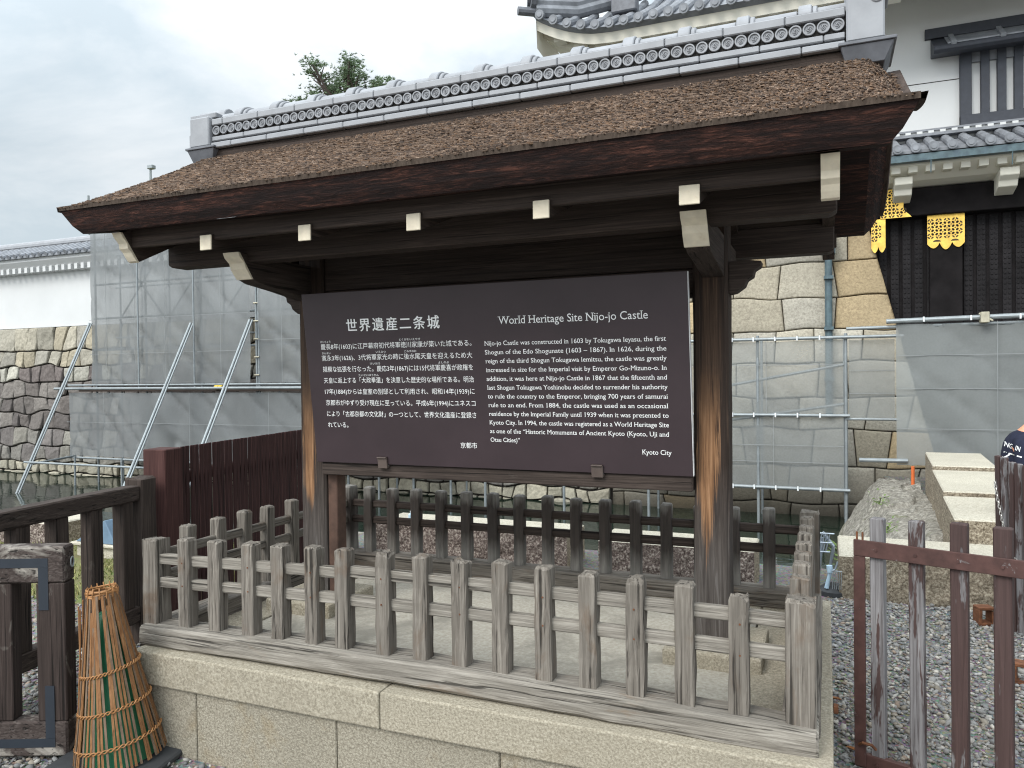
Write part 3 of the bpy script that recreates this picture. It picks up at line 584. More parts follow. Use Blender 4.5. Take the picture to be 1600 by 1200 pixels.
while x < 6: mb.box(x, x + 0.19, YU + 0.28, YU + 0.449, zeave(x) - 0.24, zeave(x) - 0.1); x += 0.36
obj('rafter_ends', mb, M['soffit'], us)
mb = MB(); SL = 0.62
top = lambda x: min(2.6, max(0.02, (x - XC)))
for a_, b_ in zip(ex, ex[1:]):
    za, zb_ = zeave(a_), zeave(b_)
    mb.add([(a_, YU, za), (b_, YU, zb_), (b_, YU + top(b_), zb_ + top(b_) * SL), (a_, YU + top(a_), za + top(a_) * SL), (a_, YU + 0.1, za - 0.05), (b_, YU + 0.1, zb_ - 0.05)], [(0, 1, 2, 3), (4, 5, 1, 0)])
x = XC + 0.12
while x < 7.5:
    z_ = zeave(x); tp = max(0.2, top(x)); mb.path([(x, YU - 0.03, z_ + 0.035), (x, YU + tp * 0.5, z_ + 0.03 + tp * 0.5 * SL * 0.94), (x, YU + tp, z_ + 0.035 + tp * SL)], 0.068, 10)
    mb.tube((x, YU - 0.07, z_ + 0.03), (x, YU - 0.02, z_ + 0.035), 0.078, 14); mb.tube((x, YU - 0.08, z_ + 0.03), (x, YU - 0.06, z_ + 0.03), 0.045, 10); x += 0.235
obj('upper_roof_tiles', mb, M['tile'], gb, smooth=False)
mb = MB(); hp = [(XC + 0.02, YU + 0.0, zeave(XC) + 0.14), (XC + 0.6, YU + 0.45, zeave(XC + .6) + 0.5), (XC + 1.3, YU + 1.1, zeave(XC + 1.3) + 1.0), (XC + 2.6, YU + 2.4, zeave(XC + 2.6) + 1.95)]
for r_, dz in ((0.11, -0.08), (0.1, 0.05), (0.085, 0.19)): mb.path([(a_, b_, c_ + dz) for a_, b_, c_ in hp], r_, 10)
hr = obj('corner_ridge', mb, M['tile'], gb)
mb = MB(); mb.tube((XC - 0.06, YU - 0.04, zeave(XC) + 0.24), (XC + 0.02, YU + 0.02, zeave(XC) + 0.24), 0.17, 16); mb.tube((XC - 0.09, YU - 0.06, zeave(XC) + 0.24), (XC - 0.05, YU - 0.04, zeave(XC) + 0.24), 0.1, 14); mb.tube((XC - 0.22, YU - 0.16, zeave(XC) + 0.04), (XC + 0.1, YU + 0.06, zeave(XC) + 0.04), 0.07, 10)
obj('ridge_end_tile', mb, M['tile_dark'], hr)
mb = MB(); mb.box(XC + 1.2, XC + 1.62, YU + 0.42, YU + 0.66, zeave(XC + 1.4) + 0.4, zeave(XC + 1.4) + 1.3); mb.tube((XC + 1.41, YU + 0.4, zeave(XC + 1.4) + 0.75), (XC + 1.41, YU + 0.44, zeave(XC + 1.4) + 0.75), 0.14, 16)
obj('ridge_ornament', mb, M['tile_dark'], gb, bevel=0.02)
mb = MB(); mb.tube((2.98, YW - 0.26, 0.95), (2.98, YW - 0.2, 3.6), 0.056, 12); mb.box(2.88, 3.08, YW - 0.3, YW - 0.08, 3.5, 3.8)
for z_ in (1.5, 2.3, 3.1): mb.box(2.91, 3.05, YW - 0.33, YW - 0.1, z_, z_ + 0.05)
obj('drainpipe', mb, M['copper'], gb)
mb = MB(); mb.box(1.9, 2.9, YU + 0.95, YW, 7.45, 7.52); mb.box(1.9, 2.9, YU + 0.9, YU + 0.95, 7.4, 7.55); 

# ------------------------------------------------------------------ SCAFFOLD + NETTING
YS = 9.5
def sheet(name, x0, x1, z0, z1, y, mat, label, seed, seams_h=(), seams_v=(), amp=0.035, sag=0.05):
    nx, nz = max(8, int((x1 - x0) * 16)), max(8, int((z1 - z0) * 14)); vs = []
    for j in range(nz + 1):
        for i in range(nx + 1):
            u, v = i / nx, j / nz; x = x0 + (x1 - x0) * u; z = z0 + (z1 - z0) * v
            ten = abs(math.sin(math.pi * u * max(1, round((x1 - x0) / 1.8)))) ** 0.6
            d = amp * (noise.noise(Vector((x * 1.6 + z * 0.8, z * 0.55 - x * .3, seed))) * 1.6 + 0.6 * noise.noise(Vector((x * 4, z * 1.6, seed + 3))) + 1.3 * (1 - abs(2 * noise.noise(Vector((x * 1.1 + z * 1.0, z * .35 - x * .2, seed + 9))))) ** 6) * (0.35 + 0.65 * ten)
            zz = z - (sag * ten * 0.35 * (noise.noise(Vector((x * 1.2, 0, seed))) + .4) if j == nz else 0)
            vs.append((x, y + d, zz))
    W = nx + 1; mb = MB(); mb.add(vs, [(j * W + i, j * W + i + 1, (j + 1) * W + i + 1, (j + 1) * W + i) for j in range(nz) for i in range(nx)])
    o = obj(name, mb, mat, smooth=True); tag(o, label, 'netting', 'grey netting hung on the scaffolding')
    mb = MB(); dy = -amp * 0.9 - 0.004
    for z in list(seams_h): mb.box(x0, x1, y + dy - 0.003, y + dy, z - 0.004, z + 0.004)
    for x in seams_v: mb.box(x - 0.004, x + 0.004, y + dy - 0.007, y + dy - 0.004, z0, z1)
    if mb.v: obj('seam', mb, M['net_lap'], o)
    return o
sheet('scaffold_netting', -12.12, -7.7, 1.55, 4.95, YS, M['net_dense'], 'tall grey netting before the stone wall, left of the dark gap', 1.0, seams_h=(2.2, 2.95), seams_v=(-11.6, -10.75, -9.9, -9.1, -8.4), amp=0.05)
sheet('scaffold_netting', -7.52, -3.2, 1.55, 4.95, YS + 0.05, M['net_dense'], 'creased tall grey netting passing behind the left shelter post', 2.0, seams_h=(2.4,), seams_v=(-6.9,), amp=0.07)
sheet('scaffold_netting', -12.55, -3.2, -0.03, 1.36, YS - 0.25, M['net_dense'], 'low long grey netting just above the moat at left', 5.0, seams_h=(0.72,), seams_v=(-11.4, -9.0, -7.0), amp=0.06)
sheet('scaffold_netting', -0.4, 3.17, 1.03, 2.11, YS, M['net_thin'], 'see through grey netting right of the main post, upper strip', 7.0, seams_h=(1.75,), seams_v=(1.3, 2.1), amp=0.03)
sheet('scaffold_netting', -0.4, 3.17, -0.07, 0.98, YS, M['net_thin'], 'lower strip of thin netting right of the main post, above the water', 8.0, seams_h=(0.3, 0.55), seams_v=(1.2, 2.2), amp=0.03)
sheet('scaffold_netting', 3.24, 3.84, 0.97, 2.1, YS + 0.05, M['net_thin'], 'narrow short netting panel ending above dark boulders', 9.0, seams_h=(1.65, 1.32), amp=0.012)
sheet('scaffold_netting', 3.82, 6.6, 0.36, 2.28, 9.02, M['net_mid'], 'broad grey netting panel standing behind the pale parapet blocks', 11.0, seams_h=(0.86, 1.4, 1.85), seams_v=(5.0,), amp=0.03)
sc = thing('scaffolding', (-8, YS, -0.65), 'steel tube scaffolding with slanting props standing in the moat at left', 'scaffolding')
def pole(a_, b_, parent, r_=0.024, name='tube', mat=None):
    mb = MB(); mb.tube(a_, b_, r_, 10); return obj(name, mb, mat or M['steel'], parent)
for x in (-12.1, -10.6, -9.05, -7.62, -7.56, -6.2, -4.8, -3.3):
    pole((x, YS + 0.1, -1.0), (x, YS + 0.1, 4.95), sc)
for x in (-12.1, -10.6, -9.05, -7.6, -6.2, -4.8, -3.3): pole((x, YS + 0.75, -1.0), (x, YS + 0.75, 5.3), sc, 0.02)
for x in (-10.62, -9.07): pole((x, YS - 0.09, 1.45), (x, YS - 0.09, 4.9), sc, 0.017)
for z_ in (1.5, 2.3, 3.0, 3.75, 4.5): pole((-12.2, YS + 0.14, z_), (-3.2, YS + 0.14, z_), sc, 0.022)
for z_ in (2.6, 3.75, 4.5): pole((-12.2, YS + 0.72, z_), (-3.2, YS + 0.72, z_), sc, 0.02)
for x in (-12.1, -10.6, -9.05, -6.2, -4.8):
    pole((x, YS + 0.72, 3.0), (x + 1.4, YS + 0.72, 4.6), sc, 0.018, 'brace'); pole((x + 1.4, YS + 0.72, 3.0), (x, YS + 0.72, 4.6), sc, 0.018, 'brace')
pole((-12.9, YS - 0.32, 1.45), (-3.2, YS - 0.32, 1.45), sc, 0.028); pole((-12.75, YS - 0.1, 1.52), (-3.2, YS - 0.1, 1.52), sc, 0.022)
mb = MB(); mb.box(-12.3, -3.2, YS - 0.2, YS + 0.7, 1.38, 1.42); obj('plank_deck', mb, M['darkX'], sc)
pole((-12.6, YS - 0.3, -0.06), (-3.2, YS - 0.3, -0.06), sc, 0.024)
def at(px, py, y):                                                # a point seen at a photo pixel on the plane Y=y
    d = rt * ((px - 800) / F_PX) - up * ((py - 600) / F_PX) + fw; return CAM + d * ((y - CAM.y) / d.y)
for a_, b_ in (((140, 505), (20, 785)), ((298, 505), (208, 725)), ((390, 500), (312, 705))):
    A_ = at(*a_, YS - 0.05); B_ = at(*b_, YS - 1.7); d_ = (B_ - A_).normalized(); e_ = A_ + d_ * ((A_.z + 0.9) / -d_.z)
    pole(A_, e_, sc, 0.026, 'prop'); pole(A_ + Vector((0.07, 0, 0.0)), e_ + Vector((0.07, 0, 0)), sc, 0.016, 'prop')
A_ = at(38, 722, YS - 1.55); pole(A_, (A_.x + 5.5, A_.y, A_.z - 0.0), sc, 0.022); B_ = at(118, 712, YS - 0.3); pole(at(50, 725, YS - 1.5), B_, sc, 0.024)
for px in (117, 190, 290): A_ = at(px, 720, YS - 0.4); pole((A_.x, A_.y, -1.2), (A_.x, A_.y, -0.02), sc, 0.022)
for x in (-7.59,):
    for z_ in np.arange(1.7, 4.9, 0.36): pole((x - 0.06, YS + 0.06, z_), (x + 0.06, YS + 0.06, z_), sc, 0.014, 'coupler', M['clamp'])
sr = thing('scaffolding', (2, YS, -0.65), 'grey tube scaffolding below and right of the notice board', 'scaffolding')
for x in (-5.43, -4.02, -2.59, -1.14, 0.29, 1.975, 3.2):
    pole((x, YS + 0.03, -1.2), (x, YS + 0.03, 2.2 if x > -0.5 else 1.4), sr, 0.024)
for x in (0.29, 1.975, 3.2): pole((x, YS + 0.8, -1.2), (x, YS + 0.8, 2.2), sr, 0.02)
for z_ in (2.14, 1.0, -0.09): pole((-0.5, YS - 0.02, z_), (3.25, YS - 0.02, z_), sr, 0.026)
pole((3.15, YS - 0.02, 2.14), (3.95, YS - 0.02, 2.14), sr, 0.024); pole((3.7, 9.0, 2.32), (6.6, 9.0, 2.36), sr, 0.034); pole((3.2, 9.05, 2.24), (6.6, 9.05, 2.27), sr, 0.024)
pole((3.2, YS + 0.02, 0.95), (3.9, YS + 0.02, 0.95), sr, 0.02); pole((0.2, YS + 0.5, 1.2), (3.2, YS + 0.5, 1.75), sr, 0.024, 'brace'); pole((0.0, YS + 0.5, 0.65), (3.2, YS + 0.5, 1.15), sr, 0.024, 'brace')
pole((-6, YS + 0.03, 1.3), (-0.5, YS + 0.03, 1.3), sr, 0.022); pole((3.35, 8.95, 0.42), (3.95, 9.0, 0.42), sr, 0.03)
for x, z_ in [(1.3 + .31 * i, zz) for i in range(6) for zz in (2.14, 1.0, -0.09)] + [(4.15 + .55 * i, 2.33) for i in range(5)]:
    yy = YS - 0.05 if x < 4 else 8.96; mb = MB(); mb.tube((x, yy, z_ - 0.03), (x, yy, z_ + 0.035), 0.012, 6); obj('tie', mb, M['wplastic'], sr)
mb = MB(); mb.box(4.8, 4.9, 8.9, 9.06, 2.26, 2.4); mb.tube((4.78, 8.92, 2.38), (4.94, 8.92, 2.28), 0.015, 6); obj('coupler', mb, M['clamp'], sr, bevel=0.008)
for x in (-9.95, -9.85): 
    mb = MB(); mb.tube((x + 1.55, YS - 0.22, 1.46), (x + 1.64, YS - 0.22, 1.46), 0.045, 10); o = obj('float', mb, M['yellow']); tag(o, 'small yellow float lying on the scaffold deck', 'float', 'yellow floats on the scaffold')

# ================================================================== STONE PLATFORM
pf = thing('stone_platform', (1.45, 0.8, 0.0), 'raised beige granite platform with a cement floor under the shelter', 'platform')
XR, ZT = 2.945, 0.445
xs = [0.045, 1.335, 2.9455]
for a_, b_ in zip(xs, xs[1:]):
    mb = MB(); mb.box(a_ + (0.002 if a_ > .1 else 0), b_ - 0.002, -0.10, 0.24, 0.3, ZT); obj('coping_stone', mb, M['granite'], pf, bevel=0.007, seg=2)
for y0, y1 in ((0.243, 0.93), (0.934, 1.75)):
    mb = MB(); mb.box(2.62, XR, y0, y1, 0.3, ZT); obj('coping_stone', mb, M['granite'], pf, bevel=0.007, seg=2)
    mb = MB(); mb.box(0.045, 0.3, y0, y1, 0.3, ZT); obj('coping_stone', mb, M['granite'], pf, bevel=0.007, seg=2)
mb = MB(); mb.box(0.303, 2.617, 1.45, 1.75, 0.3, ZT); obj('coping_stone', mb, M['granite'], pf, bevel=0.007)
xs = [0.06, 0.40, 1.125, 1.83, 2.5, 2.93]
for a_, b_ in zip(xs, xs[1:]):
    mb = MB(); mb.box(a_ + 0.002, b_ - 0.002, -0.083, 0.2, -0.05, 0.299); obj('wall_stone', mb, M['granite_wall'], pf, bevel=0.004)
for y0, y1 in ((0.203, 0.95), (0.954, 1.74)):
    mb = MB(); mb.box(2.7, 2.93, y0, y1, -0.05, 0.299); obj('wall_stone', mb, M['granite_wall'], pf, bevel=0.004)
    mb = MB(); mb.box(0.06, 0.3, y0, y1, -0.05, 0.299); obj('wall_stone', mb, M['granite_wall'], pf, bevel=0.004)
mb = MB(); mb.box(0.31, 2.61, 0.245, 1.445, 0.2, 0.438); obj('cement_floor', mb, M['cement'], pf)
for x in (0.21, 2.285):
    mb = MB(); mb.box(x, x + 0.4, 0.585, 1.0, 0.42, 0.505); obj('footing', mb, M['granite'], pf, bevel=0.012, seg=2)
for x, y in ((2.946, 0.47),):
    mb = MB(); mb.box(x, x + 0.018, y, y + 0.03, 0.38, 0.41); o = obj('iron_bolt', mb, M['rust_or'], pf, bevel=0.003)

# ================================================================== LOW PICKET FENCES
ZS, HP = 0.532, 0.415
arch = lambda x: -0.02 + 0.034 * math.sin(math.pi * min(1, max(0, x / 2.9)))
def picket_post(parent, name, x0, x1, y0, y1, z0, z1, mat, seed, jit=0.0018, rough=0.006, lean=(0, 0), cap=0.008):
    mb = MB(); cx, cy = (x0 + x1) / 2, (y0 + y1) / 2
    mb.bar((cx, cy, z0), (cx + lean[0], cy + lean[1], z1), x1 - x0, y1 - y0, (1, 0, 0), ch=0.005, rings=7, jit=jit, cap=cap, seed=seed, rough_top=rough); return obj(name, mb, mat, parent, origin=(cx, cy, z0))
gm = 'Z'
ff = thing('picket_fence', (1.45, 0.03, ZT), 'weathered grey picket fence along the front edge of the stone platform', 'picket fence', 'low picket fences round the shelter')
mb = MB(); mb.bar((0.02, 0.03, 0.487), (2.9, 0.03, 0.475), 0.092, 0.145, (0, 0, 1), ch=0.011, rings=26, jit=0.003, cap=0.008, seed=4, bow=(0, 0, 0.022)); obj('sill', mb, M['sillX'], ff)
fx = [0.216, 0.391, 0.58, 0.738, 0.912, 1.064, 1.257, 1.426, 1.597, 1.766, 1.937, 2.106, 2.277, 2.447, 2.623]
for k, x in enumerate(fx):
    lean = (-0.042, 0.0) if k == 5 else (random.uniform(-0.008, 0.008), random.uniform(-0.006, 0.004))
    top = ZS + HP + arch(x) + random.uniform(-0.004, 0.006) - (0.012 if k == 14 else 0)
    picket_post(ff, 'picket', x, x + 0.064, 0.0, 0.062, ZS - 0.02 + arch(x), top, M['greyZ'], 20 + k, jit=0.0026, rough=0.024 if k in (6, 8, 12, 14) else 0.008)
picket_post(ff, 'corner_post', 0.0, 0.088, 0.0, 0.09, ZS - 0.03, ZS + HP - 0.022, M['greyZ'], 77, rough=0.02)
picket_post(ff, 'corner_post', 2.8, 2.895, 0.0, 0.095, ZS - 0.03, ZS + HP - 0.018, M['greyZ'], 78, rough=0.02)
for z in (0.838, 0.732):
    mb = MB(); mb.bar((0.06, 0.036, z - 0.012), (1.075, 0.036, z + 0.012), 0.046, 0.03, (0, 0, 1), ch=0.004, rings=10, jit=0.0012, seed=int(z * 100)); obj('rail', mb, M['sillX'], ff)
    mb = MB(); mb.bar((1.077, 0.036, z + (0.022 if z > .8 else .01)), (2.83, 0.036, z + (0.008 if z > .8 else 0.004)), 0.046, 0.03, (0, 0, 1), ch=0.004, rings=18, jit=0.0012, seed=int(z * 130), bow=(0, 0, 0.006)); obj('rail', mb, M['sillX'], ff)
for k, x in enumerate(fx):
    if k % 2 == 0:
        for z in (0.838, 0.735): mb = MB(); mb.tube((x + 0.03 + 0.004 * (k % 3), -0.002, z + arch(x)), (x + 0.03 + 0.004 * (k % 3), 0.01, z + arch(x)), 0.0035, 7); obj('nail_head', mb, M['rust_or'], ff)
YR = 1.555
fr = thing('picket_fence', (1.45, YR + 0.03, ZT), 'dark brown picket fence behind the notice board along the platform back', 'picket fence', 'low picket fences round the shelter')
mb = MB(); mb.bar((0.02, YR + 0.02, 0.487), (2.9, YR + 0.02, 0.487), 0.092, 0.14, (0, 0, 1), ch=0.01, rings=20, jit=0.0025, seed=9); obj('sill', mb, M['greyX'], fr)
rx = [.2539, .5, .745, .9951, 1.246, 1.4976, 1.7405, 1.9927, 2.24, 2.4857, 2.7363, 2.9794, 3.2361, 3.49, 3.7431]
for k, x in enumerate(rx):
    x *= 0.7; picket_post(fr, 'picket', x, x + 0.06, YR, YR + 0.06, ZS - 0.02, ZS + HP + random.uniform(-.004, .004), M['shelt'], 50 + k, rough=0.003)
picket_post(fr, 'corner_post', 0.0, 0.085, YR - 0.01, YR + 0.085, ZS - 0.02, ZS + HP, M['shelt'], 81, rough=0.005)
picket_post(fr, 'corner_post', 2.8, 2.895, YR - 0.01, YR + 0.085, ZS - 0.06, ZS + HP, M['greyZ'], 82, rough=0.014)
for z in (0.838, 0.735):
    mb = MB(); mb.bar((0.03, YR + 0.034, z), (2.83, YR + 0.034, z), 0.046, 0.032, (0, 0, 1), ch=0.008, rings=20, jit=0.001, seed=int(z * 90)); obj('rail', mb, M['brownX'], fr)
fl_ = thing('picket_fence', (0.05, 0.8, ZT), 'short grey picket fence at the left end of the platform before the reddish slat fence', 'picket fence', 'low picket fences round the shelter')
mb = MB(); mb.bar((0.045, 0.1, 0.484), (0.045, YR - 0.05, 0.487), 0.09, 0.12, (0, 0, 1), rings=12, jit=0.002, seed=13); obj('sill', mb, M['greyY'], fl_)
for k, y in enumerate((0.2, 0.4, 0.59, 0.77, 0.98, 1.18, 1.37)): picket_post(fl_, 'picket', 0.02, 0.08, y, y + 0.06, ZS - 0.02, ZS + HP + random.uniform(-.004, .004), M['greyZ'], 90 + k)
for z in (0.838, 0.735):
    mb = MB(); mb.bar((0.05, 0.05, z), (0.05, YR + 0.02, z), 0.044, 0.03, (0, 0, 1), rings=12, jit=0.001, seed=int(z * 70)); obj('rail', mb, M['greyY'], fl_)
fg = thing('picket_fence', (2.85, 0.8, ZT), 'grey picket fence on the right end of the platform, its posts seen one behind another', 'picket fence', 'low picket fences round the shelter')
mb = MB(); mb.bar((2.845, 0.1, 0.484), (2.845, YR - 0.05, 0.487), 0.09, 0.12, (0, 0, 1), rings=12, jit=0.002, seed=14); obj('sill', mb, M['greyY'], fg)
for k, y in enumerate((0.215, 0.4, 0.575, 0.78, 0.97, 1.165, 1.36)): picket_post(fg, 'picket', 2.808, 2.872, y, y + 0.06, ZS - 0.02, ZS + HP + random.uniform(-.005, .005), M['greyZ'], 110 + k, rough=0.006)
for z in (0.838, 0.735):
    mb = MB(); mb.bar((2.84, 0.05, z), (2.84, YR + 0.02, z), 0.044, 0.03, (0, 0, 1), rings=12, jit=0.001, seed=int(z * 60)); obj('rail', mb, M['greyY'], fg)

# ================================================================== SHELTER
sh = thing('notice_shelter', (1.4475, 0.795, ZT), 'wooden notice shelter with thick bark roof and grey tiled ridge', 'shelter')
XC0 = 1.4475
postL = post_mat('left_post_wood', -0.012, 0.42, 0.58, 0.042, -0.004, 0.8, 1.15); postR = post_mat('right_post_wood', -0.022, 0.3, 0.68, 0.05, 0.008, 0.85, 1.2)
for x0, x1, mt, s_ in ((0.345, 0.50, postL, 1), (2.402, 2.548, postR, 2)):
    cx = (x0 + x1) / 2; mb = MB(); mb.bar((cx, 0.795, 0.49), (cx, 0.795, 2.3), x1 - x0, 0.15, (1, 0, 0), ch=0.012, rings=16, jit=0.0012, seed=s_); obj('post', mb, mt, sh, origin=(cx, 0.795, 0.505))
mb = MB(); mb.box(0.502, 0.56, 0.74, 0.82, 0.505, 1.215); obj('jamb_plank', mb, plain('reddish_plank', (0.075, 0.042, 0.03), 0.8, var=0.4, scale=14), sh, bevel=0.004)
mb = MB(); mb.bar((0.502, 0.75, 1.182), (2.402, 0.75, 1.182), 0.065, 0.12, (0, 0, 1), ch=0.004, rings=12, jit=0.0008, seed=5); obj('lower_beam', mb, M['brownX'], sh)
mb = MB(); mb.box(0.502, 2.402, 0.75, 0.84, 1.985, 2.105); mb.box(0.502, 2.402, 0.74, 0.83, 2.107, 2.33); obj('tie_beam', mb, M['darkX'], sh, bevel=0.004)
mb = MB(); mb.box(0.55, 2.36, 0.7, 0.745, 1.7, 1.77); mb.box(0.55, 2.36, 0.705, 0.745, 1.3, 1.36); obj('board_batten', mb, M['darkX'], sh)
# carved beam noses beyond the posts
for sgn, xp in ((-1, 0.345), (1, 2.548)):
    pts = [(0, 2.125), (0.07, 2.13), (0.135, 2.12), (0.13, 2.1), (0.105, 2.085), (0.1, 2.06), (0.075, 2.045), (0.065, 2.02), (0.03, 1.995), (0, 1.99)]
    mb = MB(); mb.prism([(xp + sgn * u, z) for u, z in pts], lambda u, v: (u, 0.75, v), lambda u, v: (u, 0.84, v)); obj('beam_nose', mb, M['brownX'], sh, bevel=0.003)
# eave purlins
for y0, y1, n_ in ((0.249, 0.345, 'front'), (1.18, 1.28, 'rear')):
    mb = MB(); z0, z1 = 2.2, 2.335
    mb.prism([(-0.07, z1), (-0.07, z0 + 0.015), (-0.045, z0), (2.945, z0), (2.967, z0 + 0.012), (2.967, z1)], lambda u, v: (u, y0, v), lambda u, v: (u, y1, v)); obj('eave_purlin', mb, M['darkX'], sh, bevel=0.005)
# bracket arms on the posts, with cream end grain
for x0 in (0.337, 2.445):
    x1 = x0 + 0.09; mb = MB()
    mb.prism([(0.197, 2.236), (0.285, 2.123), (0.33, 2.108), (0.5, 2.09), (0.72, 2.06), (0.87, 2.06), (1.1, 2.08), (1.36, 2.125), (1.36, 2.236)], lambda y, z: (x0, y, z), lambda y, z: (x1, y, z)); a_ = obj('bracket_arm', mb, M['brownY'], sh, bevel=0.003)
    mb = MB(); mb.prism([(0.185, 2.238), (0.196, 2.215), (0.226, 2.192), (0.236, 2.165), (0.256, 2.142), (0.274, 2.122), (0.286, 2.122), (0.198, 2.238)], lambda y, z: (x0 - .001, y, z), lambda y, z: (x1 + .001, y, z)); obj('end_grain', mb, M['white_end'], a_, bevel=0.001)
# rafters: small ends between, tall barge rafters at both gables
YRG = 0.72
def under(y): return 2.345 + 0.0 + max(0, (0.88 - abs(y - YRG)) / 0.88) * 0.40
rs = [(0.40, 0.462), (0.925, 0.985), (1.435, 1.495), (1.957, 2.018), (2.478, 2.545)]
for x0, x1 in rs:
    mb = MB(); mb.prism([(-0.01, 2.28), (-0.01, 2.217), (0.4, 2.36), (YRG, 2.6), (1.05, 2.36), (1.45, 2.217), (1.45, 2.28), (YRG, 2.7)], lambda y, z: (x0, y, z), lambda y, z: (x1, y, z)); r_ = obj('rafter', mb, M['darkY'], sh)
    mb = MB(); mb.box(x0 - .0005, x1 + .0005, -0.019, -0.0105, 2.216, 2.281); obj('end_grain', mb, M['white_end'], r_, bevel=0.002)
for x0, x1 in ((-0.078, -0.025), (2.917, 2.97)):
    mb = MB(); mb.prism([(-0.048, 2.322), (0.04, 2.201), (0.3, 2.33), (YRG, 2.62), (1.15, 2.33), (1.45, 2.2), (1.45, 2.322), (YRG, 2.74)], lambda y, z: (x0, y, z), lambda y, z: (x1, y, z)); r_ = obj('barge_rafter', mb, M['darkY'], sh)
    mb = MB(); mb.prism([(-0.05, 2.325), (-0.062, 2.323), (-0.05, 2.302), (-0.026, 2.278), (-0.022, 2.255), (-0.004, 2.24), (0.008, 2.222), (0.024, 2.203), (0.04, 2.198)], lambda y, z: (x0 - .001, y, z), lambda y, z: (x1 + .001, y, z)); obj('end_grain', mb, M['white_end'], r_, bevel=0.001)
# boarded underside of the roof
mb = MB()
for ya, yb_ in ((-0.07, YRG), (YRG, 1.51)):
    mb.add([(-0.16, ya, under(ya) - 0.015), (3.06, ya, under(ya) - 0.015), (3.06, yb_, under(yb_) - 0.015), (-0.16, yb_, under(yb_) - 0.015)], [(0, 1, 2, 3)])
    mb.add([(-0.16, ya, under(ya) + 0.01), (3.06, ya, under(ya) + 0.01), (3.06, yb_, under(yb_) + 0.01), (-0.16, yb_, under(yb_) + 0.01)], [(0, 3, 2, 1)])
obj('ceiling_boards', mb, M['darkX'], sh)
mb = MB(); mb.box(-0.075, 2.97, 0.0, 0.03, 2.262, 2.345); mb.box(-0.085, 2.98, 1.47, 1.5, 2.262, 2.335)
obj('eave_board', mb, M['darkX'], sh, bevel=0.004)
# bark roof: top surface, lip, cut edge, underside
X0, X1, YF, YB, ZL = -0.282, 3.178, -0.161, 1.601, 2.436
def ztop(y):
    t_ = max(0.0, min(1.0, (0.881 - abs(y - YRG)) / 0.881)); return ZL + 0.462 * (0.93 * t_ + 0.07 * math.sin(t_ * math.pi / 2)) - 0.018 * math.sin(math.pi * t_)
def vdrop(y): t_ = max(0.0, min(1.0, (0.881 - abs(y - YRG)) / 0.881)); return 0.082 * min(1.0, t_ / 0.3) ** 0.8
def xround(x, y=YF):
    d = min(x - X0, X1 - x); w_ = 0.09; return -vdrop(y) * max(0.0, 1 - max(0, d - .03) / w_) ** 1.7
nx, ny = 150, 44
xg = np.concatenate([np.linspace(X0, X0 + 0.1, 9)[:-1], np.linspace(X0 + 0.1, X1 - 0.1, nx), np.linspace(X1 - 0.1, X1, 9)[1:]]); yg_ = np.linspace(YF, YB, ny)
vs = [(x, y, ztop(y) + xround(x, y) + 0.006 * noise.noise(Vector((x * 9, y * 9, 1))) + 0.003 * noise.noise(Vector((x * 30, y * 30, 4)))) for y in yg_ for x in xg]
W = len(xg); mb = MB(); mb.add(vs, [(j * W + i, j * W + i + 1, (j + 1) * W + i + 1, (j + 1) * W + i) for j in range(ny - 1) for i in range(W - 1)], (0.12, 0.088, 0.066))
th = obj('bark_roof', mb, M['thatch'], sh, origin=(XC0, YRG, ZL), smooth=True, attr=True)
# loose bark shingle ends over the front slope and over the rounded verges
N = 30000; fxr = rng.uniform(X0 + 0.004, X1 - 0.004, N); fyr = rng.uniform(YF + 0.002, YRG - 0.08, N); nb_ = 5000
fxr = np.concatenate([fxr, rng.uniform(X0 + 0.004, X1 - 0.004, nb_)]); fyr = np.concatenate([fyr, rng.uniform(YRG + 0.1, YB - 0.005, nb_)]); N += nb_
V = np.zeros((N, 8, 3)); slope = math.atan(0.45)
for i in range(N):
    x, y = fxr[i], fyr[i]; z = ztop(y) + xround(x, y); sgn = 1 if y < YRG else -1
    dn = Vector((0, -sgn * math.cos(slope), -math.sin(slope))); nn = Vector(((xround(x - .004, y) - xround(x + .004, y)) / 0.008, -sgn * math.sin(slope), math.cos(slope))).normalized()
    sd_ = dn.cross(nn); sk = rng.normal(0.55, 0.45); dr_ = (dn + sd_ * sk * 0.8).normalized(); wd_ = nn.cross(dr_).normalized()
    l_, w_, t_ = rng.uniform(0.02, 0.044), rng.uniform(0.0032, 0.0075), rng.uniform(0.0015, 0.004); lift = rng.uniform(0.001, 0.0085)
    p = Vector((x, y, z)) + nn * 0.001
    for k, (a_, b_) in enumerate(((-.5, -.5), (-.5, .5), (.5, .5), (.5, -.5))):
        q_ = p + dr_ * (a_ * l_) + wd_ * (b_ * w_ * (1 if a_ < 0 else rng.uniform(.5, 1.1))) + nn * (lift if a_ > 0 else 0.0); V[i, k] = q_ - nn * t_; V[i, k + 4] = q_ + nn * t_ * 0.6
pal = np.array([[0.165, 0.122, 0.094], [0.125, 0.092, 0.072], [0.07, 0.052, 0.043], [0.225, 0.175, 0.14], [0.095, 0.078, 0.069], [0.15, 0.1, 0.068]])
big = np.array([noise.noise(Vector((a_ * 2.5, b_ * 2.5, 3))) for a_, b_ in zip(fxr, fyr)])
cc = pal[rng.choice(6, N, p=[.24, .22, .14, .12, .14, .14])] * 1.28 * (rng.uniform(0.7, 1.2, (N, 1)) + big[:, None] * 0.25)
fq = np.array([[0, 1, 2, 3], [4, 7, 6, 5], [0, 4, 5, 1], [1, 5, 6, 2], [2, 6, 7, 3], [3, 7, 4, 0]])
